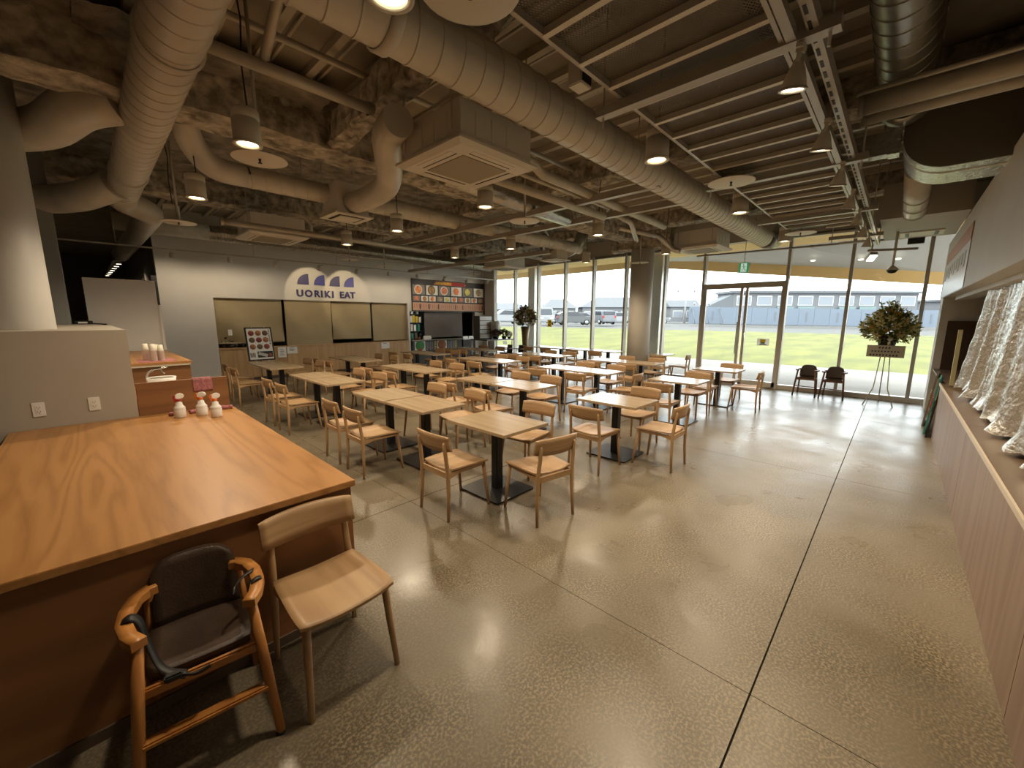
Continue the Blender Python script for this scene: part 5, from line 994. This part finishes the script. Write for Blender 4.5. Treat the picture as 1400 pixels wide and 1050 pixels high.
for k, x in enumerate((2.55, 3.55, 4.55, 5.55, 6.55, 7.55, 8.6)):
    t = thing('track_spotlight', '%s cone-shaped spotlight on the track along the mesh ceiling' % SN[k], 'spotlight', (x, 0.515, 2.79), 0, 'track spotlights')
    t.rotation_euler = (R(8), R(-10), 0)
    t.scale = (0.8, 0.8, 0.8); t.location.z = 2.815
    for n, me in SPB: link(n, me, t)
    part(t, 'yoke', MB().box(-0.03, -0.012, 0.12, -0.022, 0.012, 0.20).box(0.022, -0.012, 0.12, 0.03, 0.012, 0.20).box(-0.03, -0.02, 0.185, 0.03, 0.02, 0.205), LAMPB); part(t, 'adapter', B(-0.06, -0.018, 0.205, 0.06, 0.018, 0.225), LAMPB); part(t, 'cable', MB().tube(bend([(0.03, 0, 0.14), (0.07, 0, 0.16), (0.06, 0, 0.2)], 0.03), 0.004, 6), BLK)
    spot((x, 0.515, 2.77), (x-0.2, 0.2, 0), LAMP*0.55, 95, 0.6, (1.0, 0.78, 0.50), 0.05)
t = thing('speaker_box', 'small white box bracketed behind the mesh ceiling edge', 'speaker', (2.28, 1.60, 3.10)); part(t, 'case', B(-0.06, -0.05, 0, 0.06, 0.05, 0.16), ACW, 0.006); part(t, 'grille', B(-0.048, -0.053, 0.012, 0.048, -0.05, 0.148), BLK)
t = thing('end_floodlight', 'small floodlight at the far end of the lighting track', 'spotlight', (9.9, 0.5, 2.80), R(30)); part(t, 'case', MB().cbox((0, 0, 0), (0.16, 0.12, 0.06), Matrix.Rotation(R(35), 3, 'Y')), STEEL); part(t, 'stem', MB().tube([(0, 0, 0), (0.02, 0, 0.2)], 0.012, 8), STEEL); part(t, 'lens', MB().cbox((-0.02, 0, -0.032), (0.14, 0.10, 0.008), Matrix.Rotation(R(35), 3, 'Y')), GLOWW)
t = thing('dome_camera', 'dome security camera hanging near the right windows', 'camera', (9.5, 0.19, 2.46)); part(t, 'stem', MB().tube([(0, 0, 0.1), (0, 0, 0.72)], 0.018, 10), ACW); part(t, 'dome', MB().lathe([(0, -0.01), (0.05, 0.0), (0.075, 0.04)], 18), BLACK); part(t, 'cap', MB().lathe([(0.085, 0.045), (0.08, 0.06), (0.03, 0.11), (0, 0.12)], 18), ACW)
solid('camera_bar', MB().tube([(9.0, 0.5, 2.80), (9.5, 0.19, 2.84), (9.6, -0.08, 2.84)], 0.02, 8), STEEL, 'grey bar carrying the dome camera', 'bar')
t = thing('black_unit', 'black sensor unit under the ceiling by the right windows', 'sensor', (10.5, -0.05, 3.03)); part(t, 'case', B(-0.05, -0.11, 0, 0.05, 0.11, 0.2), BLK, 0.005); part(t, 'arm', MB().tube([(0, 0, 0.2), (0, 0, 0.6)], 0.012, 8), STEEL)
t = thing('exit_sign', 'green emergency exit sign hanging before the glass door', 'exit sign', (10.6, 2.735, 2.73)); part(t, 'case', B(-0.012, -0.105, 0, 0.02, 0.105, 0.225), WHITE, 0.003); fc_ = part(t, 'face', B(-0.016, -0.10, 0.005, -0.012, 0.10, 0.22), GREEN)
WP = mat('exit_white', (0.8, 0.85, 0.8), 0.4, emit=0.5)
part(t, 'doorway', MB().box(-0.018, -0.06, 0.02, -0.016, 0.06, 0.205), WP)
run = part(t, 'running_figure', MB().lathe([(0, -0.021), (0.014, -0.020), (0.016, -0.018)], 12, (0, 0.008, 0.178), axis='X').tube([(-0.019, 0.004, 0.155), (-0.019, -0.006, 0.10)], 0.011, 6).tube([(-0.019, 0.004, 0.15), (-0.019, 0.035, 0.125), (-0.019, 0.045, 0.145)], 0.006, 6).tube([(-0.019, 0.0, 0.15), (-0.019, -0.03, 0.135), (-0.019, -0.04, 0.11)], 0.006, 6).tube([(-0.019, -0.006, 0.10), (-0.019, 0.028, 0.075), (-0.019, 0.025, 0.035)], 0.008, 6).tube([(-0.019, -0.006, 0.10), (-0.019, -0.022, 0.065), (-0.019, -0.052, 0.05)], 0.008, 6), GREEN)
part(t, 'rod', MB().tube([(0, 0, 0.225), (0, 0, CEIL-2.73)], 0.008, 6), STEEL)
# wall-washing spots on the rail before the kitchen wall
rl = thing('spot_rail', 'slim rail of small spotlights before the kitchen wall', 'lighting track', (0, 0, 0)); part(rl, 'rail', MB().prism([(11.48, 3.10), (11.52, 3.10), (11.52, 3.13), (11.48, 3.13)], -0.4, 11.0, 'X'), STEEL)
for x in (0.6, 3.0, 5.0, 8.0, 10.4): hanger(rl, x, 11.5, 3.13)
SB = [('barrel', MB().lathe([(0, 0.11), (0.035, 0.11), (0.045, 0.09), (0.048, 0.0), (0.042, 0.0)], 18).mesh('barrel', LAMPB)), ('lens', MB().lathe([(0, 0.006), (0.042, 0.006)], 16).mesh('lens', GLOWW))]
for k, x in enumerate((1.45, 2.49, 3.44, 4.51, 5.55, 6.57, 7.59, 8.64, 9.65, 10.65)):
    t = thing('wall_spotlight', ['first', 'second', 'third', 'fourth', 'fifth', 'sixth', 'seventh', 'eighth', 'ninth', 'tenth'][k] + ' small spotlight from the left on the kitchen-wall rail', 'spotlight', (x, 11.5, 2.95), 0, 'kitchen wall spotlights')
    up_ = k in (2, 3, 4, 7, 8, 9); t.rotation_euler = (R(48), 0, 0) if up_ else (R(8), 0, 0)
    for n, me in SB: link(n, me, t)
    part(t, 'bracket', MB().tube([(0, 0, 0.10), (0, 0.0, 0.17)], 0.010, 8), LAMPB); part(t, 'adapter', B(-0.07, -0.012, 0.15, 0.07, 0.012, 0.17), LAMPB)
    if k in (3, 4): spot((x, 11.55, 2.94), (x+0.1, UY, 2.50), 20, 72, 0.22, (1.0, 0.78, 0.48), 0.02)
    elif k in (7, 8, 9): spot((x, 11.55, 2.94), (x, UY, 2.4), 9.0, 90, 0.6, (1.0, 0.80, 0.55), 0.02)
    else: spot((x, 11.45, 2.92), (x, UY, 1.2), 21, 140, 0.6, (1.0, 0.80, 0.55), 0.04)
CGL = emission('corridor_glow', (1.0, 0.88, 0.66), 6.0)
CDM = MB().lathe([(0, 0), (0.05, 0), (0.055, 0.006), (0, 0.006)], 16).mesh('lens', CGL); CDB = MB().lathe([(0.055, 0.0), (0.065, 0.004), (0.06, 0.05), (0, 0.05)], 16).mesh('housing', STEEL)
solid('corridor_rail', B(0.66, 14.8, 3.05+0.045, 0.80, 20, 3.12), STEEL, 'rail carrying the small downlights in the dark corridor', 'lighting track')
for k in range(7):
    t = thing('corridor_downlight', '%s small downlight from the hall end of the dark corridor' % SN[k], 'downlight', (0.78-0.015*k, 15+k*0.75, 3.045), 0, 'corridor downlights'); link('lens', CDM, t); link('housing', CDB, t)
    if k in (0, 2, 5): spot((0.78-0.015*k, 15+k*0.75, 3.03), (0.7, 15+k*0.75, 0), 60, 150, 0.6, WARM, 0.05)
# pipes, rectangular duct and plenum at upper right
for k, (x, r_, lb) in enumerate([(4.64, 0.055, 'lowest round pipe crossing to the right wall'), (4.36, 0.075, 'middle thick pipe crossing to the right wall'), (4.12, 0.016, 'thin rod pipe above the crossing pipes')]):
    t = thing('crossing_pipe', lb, 'pipe', (0, 0, 0), 0, 'pipes crossing to the right wall'); part(t, 'pipe', MB().tube([(x, 0.40, 3.33), (x, -2.4, 3.33)], r_, 14), PIPE); part(t, 'end_cap', MB().lathe([(r_*1.15, -0.03), (r_*1.15, 0.0), (0, 0.0)], 14, (x, 0.42, 3.33), axis='Y'), STEEL)
rd_ = thing('rectangular_duct', 'foil-edged rectangular duct with rounded corner entering the right wall', 'duct', (0, 0, 0))
prof = [(-2.3, 3.9), (-2.3, 3.04)] + [(-0.16+0.33*math.sin(R(a)), 3.37-0.33*math.cos(R(a))) for a in range(0, 91, 10)] + [(0.17, 3.9)]
part(rd_, 'side', MB().prism(prof, 5.45, 5.47, 'X'), mat('duct_side_shade', (0.16, 0.14, 0.11), 0.5))  # shade of the unlit ceiling zone put into the side's dark colour
mb = MB().prism(prof, 5.47, 6.12, 'X'); part(rd_, 'foil_skin', mb, FOIL)
part(rd_, 'tape', MB().prism([(p[0]*1.0, p[1]-0.004) for p in prof], 5.66, 5.70, 'X'), ACW)
sq = thing('round_sleeve', 'banded round sleeve duct below the rectangular duct', 'duct', (0, 0, 0)); part(sq, 'pipe', MB().tube([(6.2, 0.03, 3.26), (7.95, 0.02, 3.14)], 0.12, 22), DUCT)
for x in (6.5, 7.4): hanger(sq, x, 0.03, 3.3)
for x in (7.2, 7.6, 7.95): part(sq, 'band', MB().lathe([(0.122, -0.012), (0.128, -0.008), (0.128, 0.008), (0.122, 0.012)], 22, (x, 0.025, 3.26-0.0686*(x-6.2)), axis='X'), STEEL)
tb_ = thing('foil_duct', 'crumpled foil duct stub between track and rectangular duct', 'duct', (0, 0, 0)); part(tb_, 'skin', MB().prism([(0.52, 3.20), (0.20, 3.20), (0.20, 3.40), (0.52, 3.40)], 5.3, 5.43, 'X'), FOIL); part(tb_, 'end_flange', MB().prism([(0.26, 3.19), (0.18, 3.19), (0.18, 3.41), (0.26, 3.41)], 5.29, 5.44, 'X'), FOIL)
pl = thing('plenum_box', 'brown plenum box with linear diffuser above the right windows', 'plenum', (0, 0, 0)); part(pl, 'casing', B(8.2, -0.52, 3.12, 10.4, 0.38, 3.6), BEIGE, 0.004); part(pl, 'diffuser', B(9.6, -0.36, 3.10, 10.1, 0.16, 3.12), ACW)
for y in (-0.30, 0.05): part(pl, 'slot', B(9.66, y, 3.096, 10.04, y+0.05, 3.10), BLK)
t = thing('curved_conduit', 'curved conduit above the rightmost windows', 'pipe', (0, 0, 0)); part(t, 'pipe', MB().tube(bend([(10.6, 3.8, 3.20), (10.6, 0.0, 3.16), (10.7, -0.5, 3.3)], 0.3), 0.02, 8), STEEL); part(t, 'clamp', MB().lathe([(0.03, -0.02), (0.03, 0.02)], 10, (10.6, 1.5, 3.175), axis='Y'), STEEL)
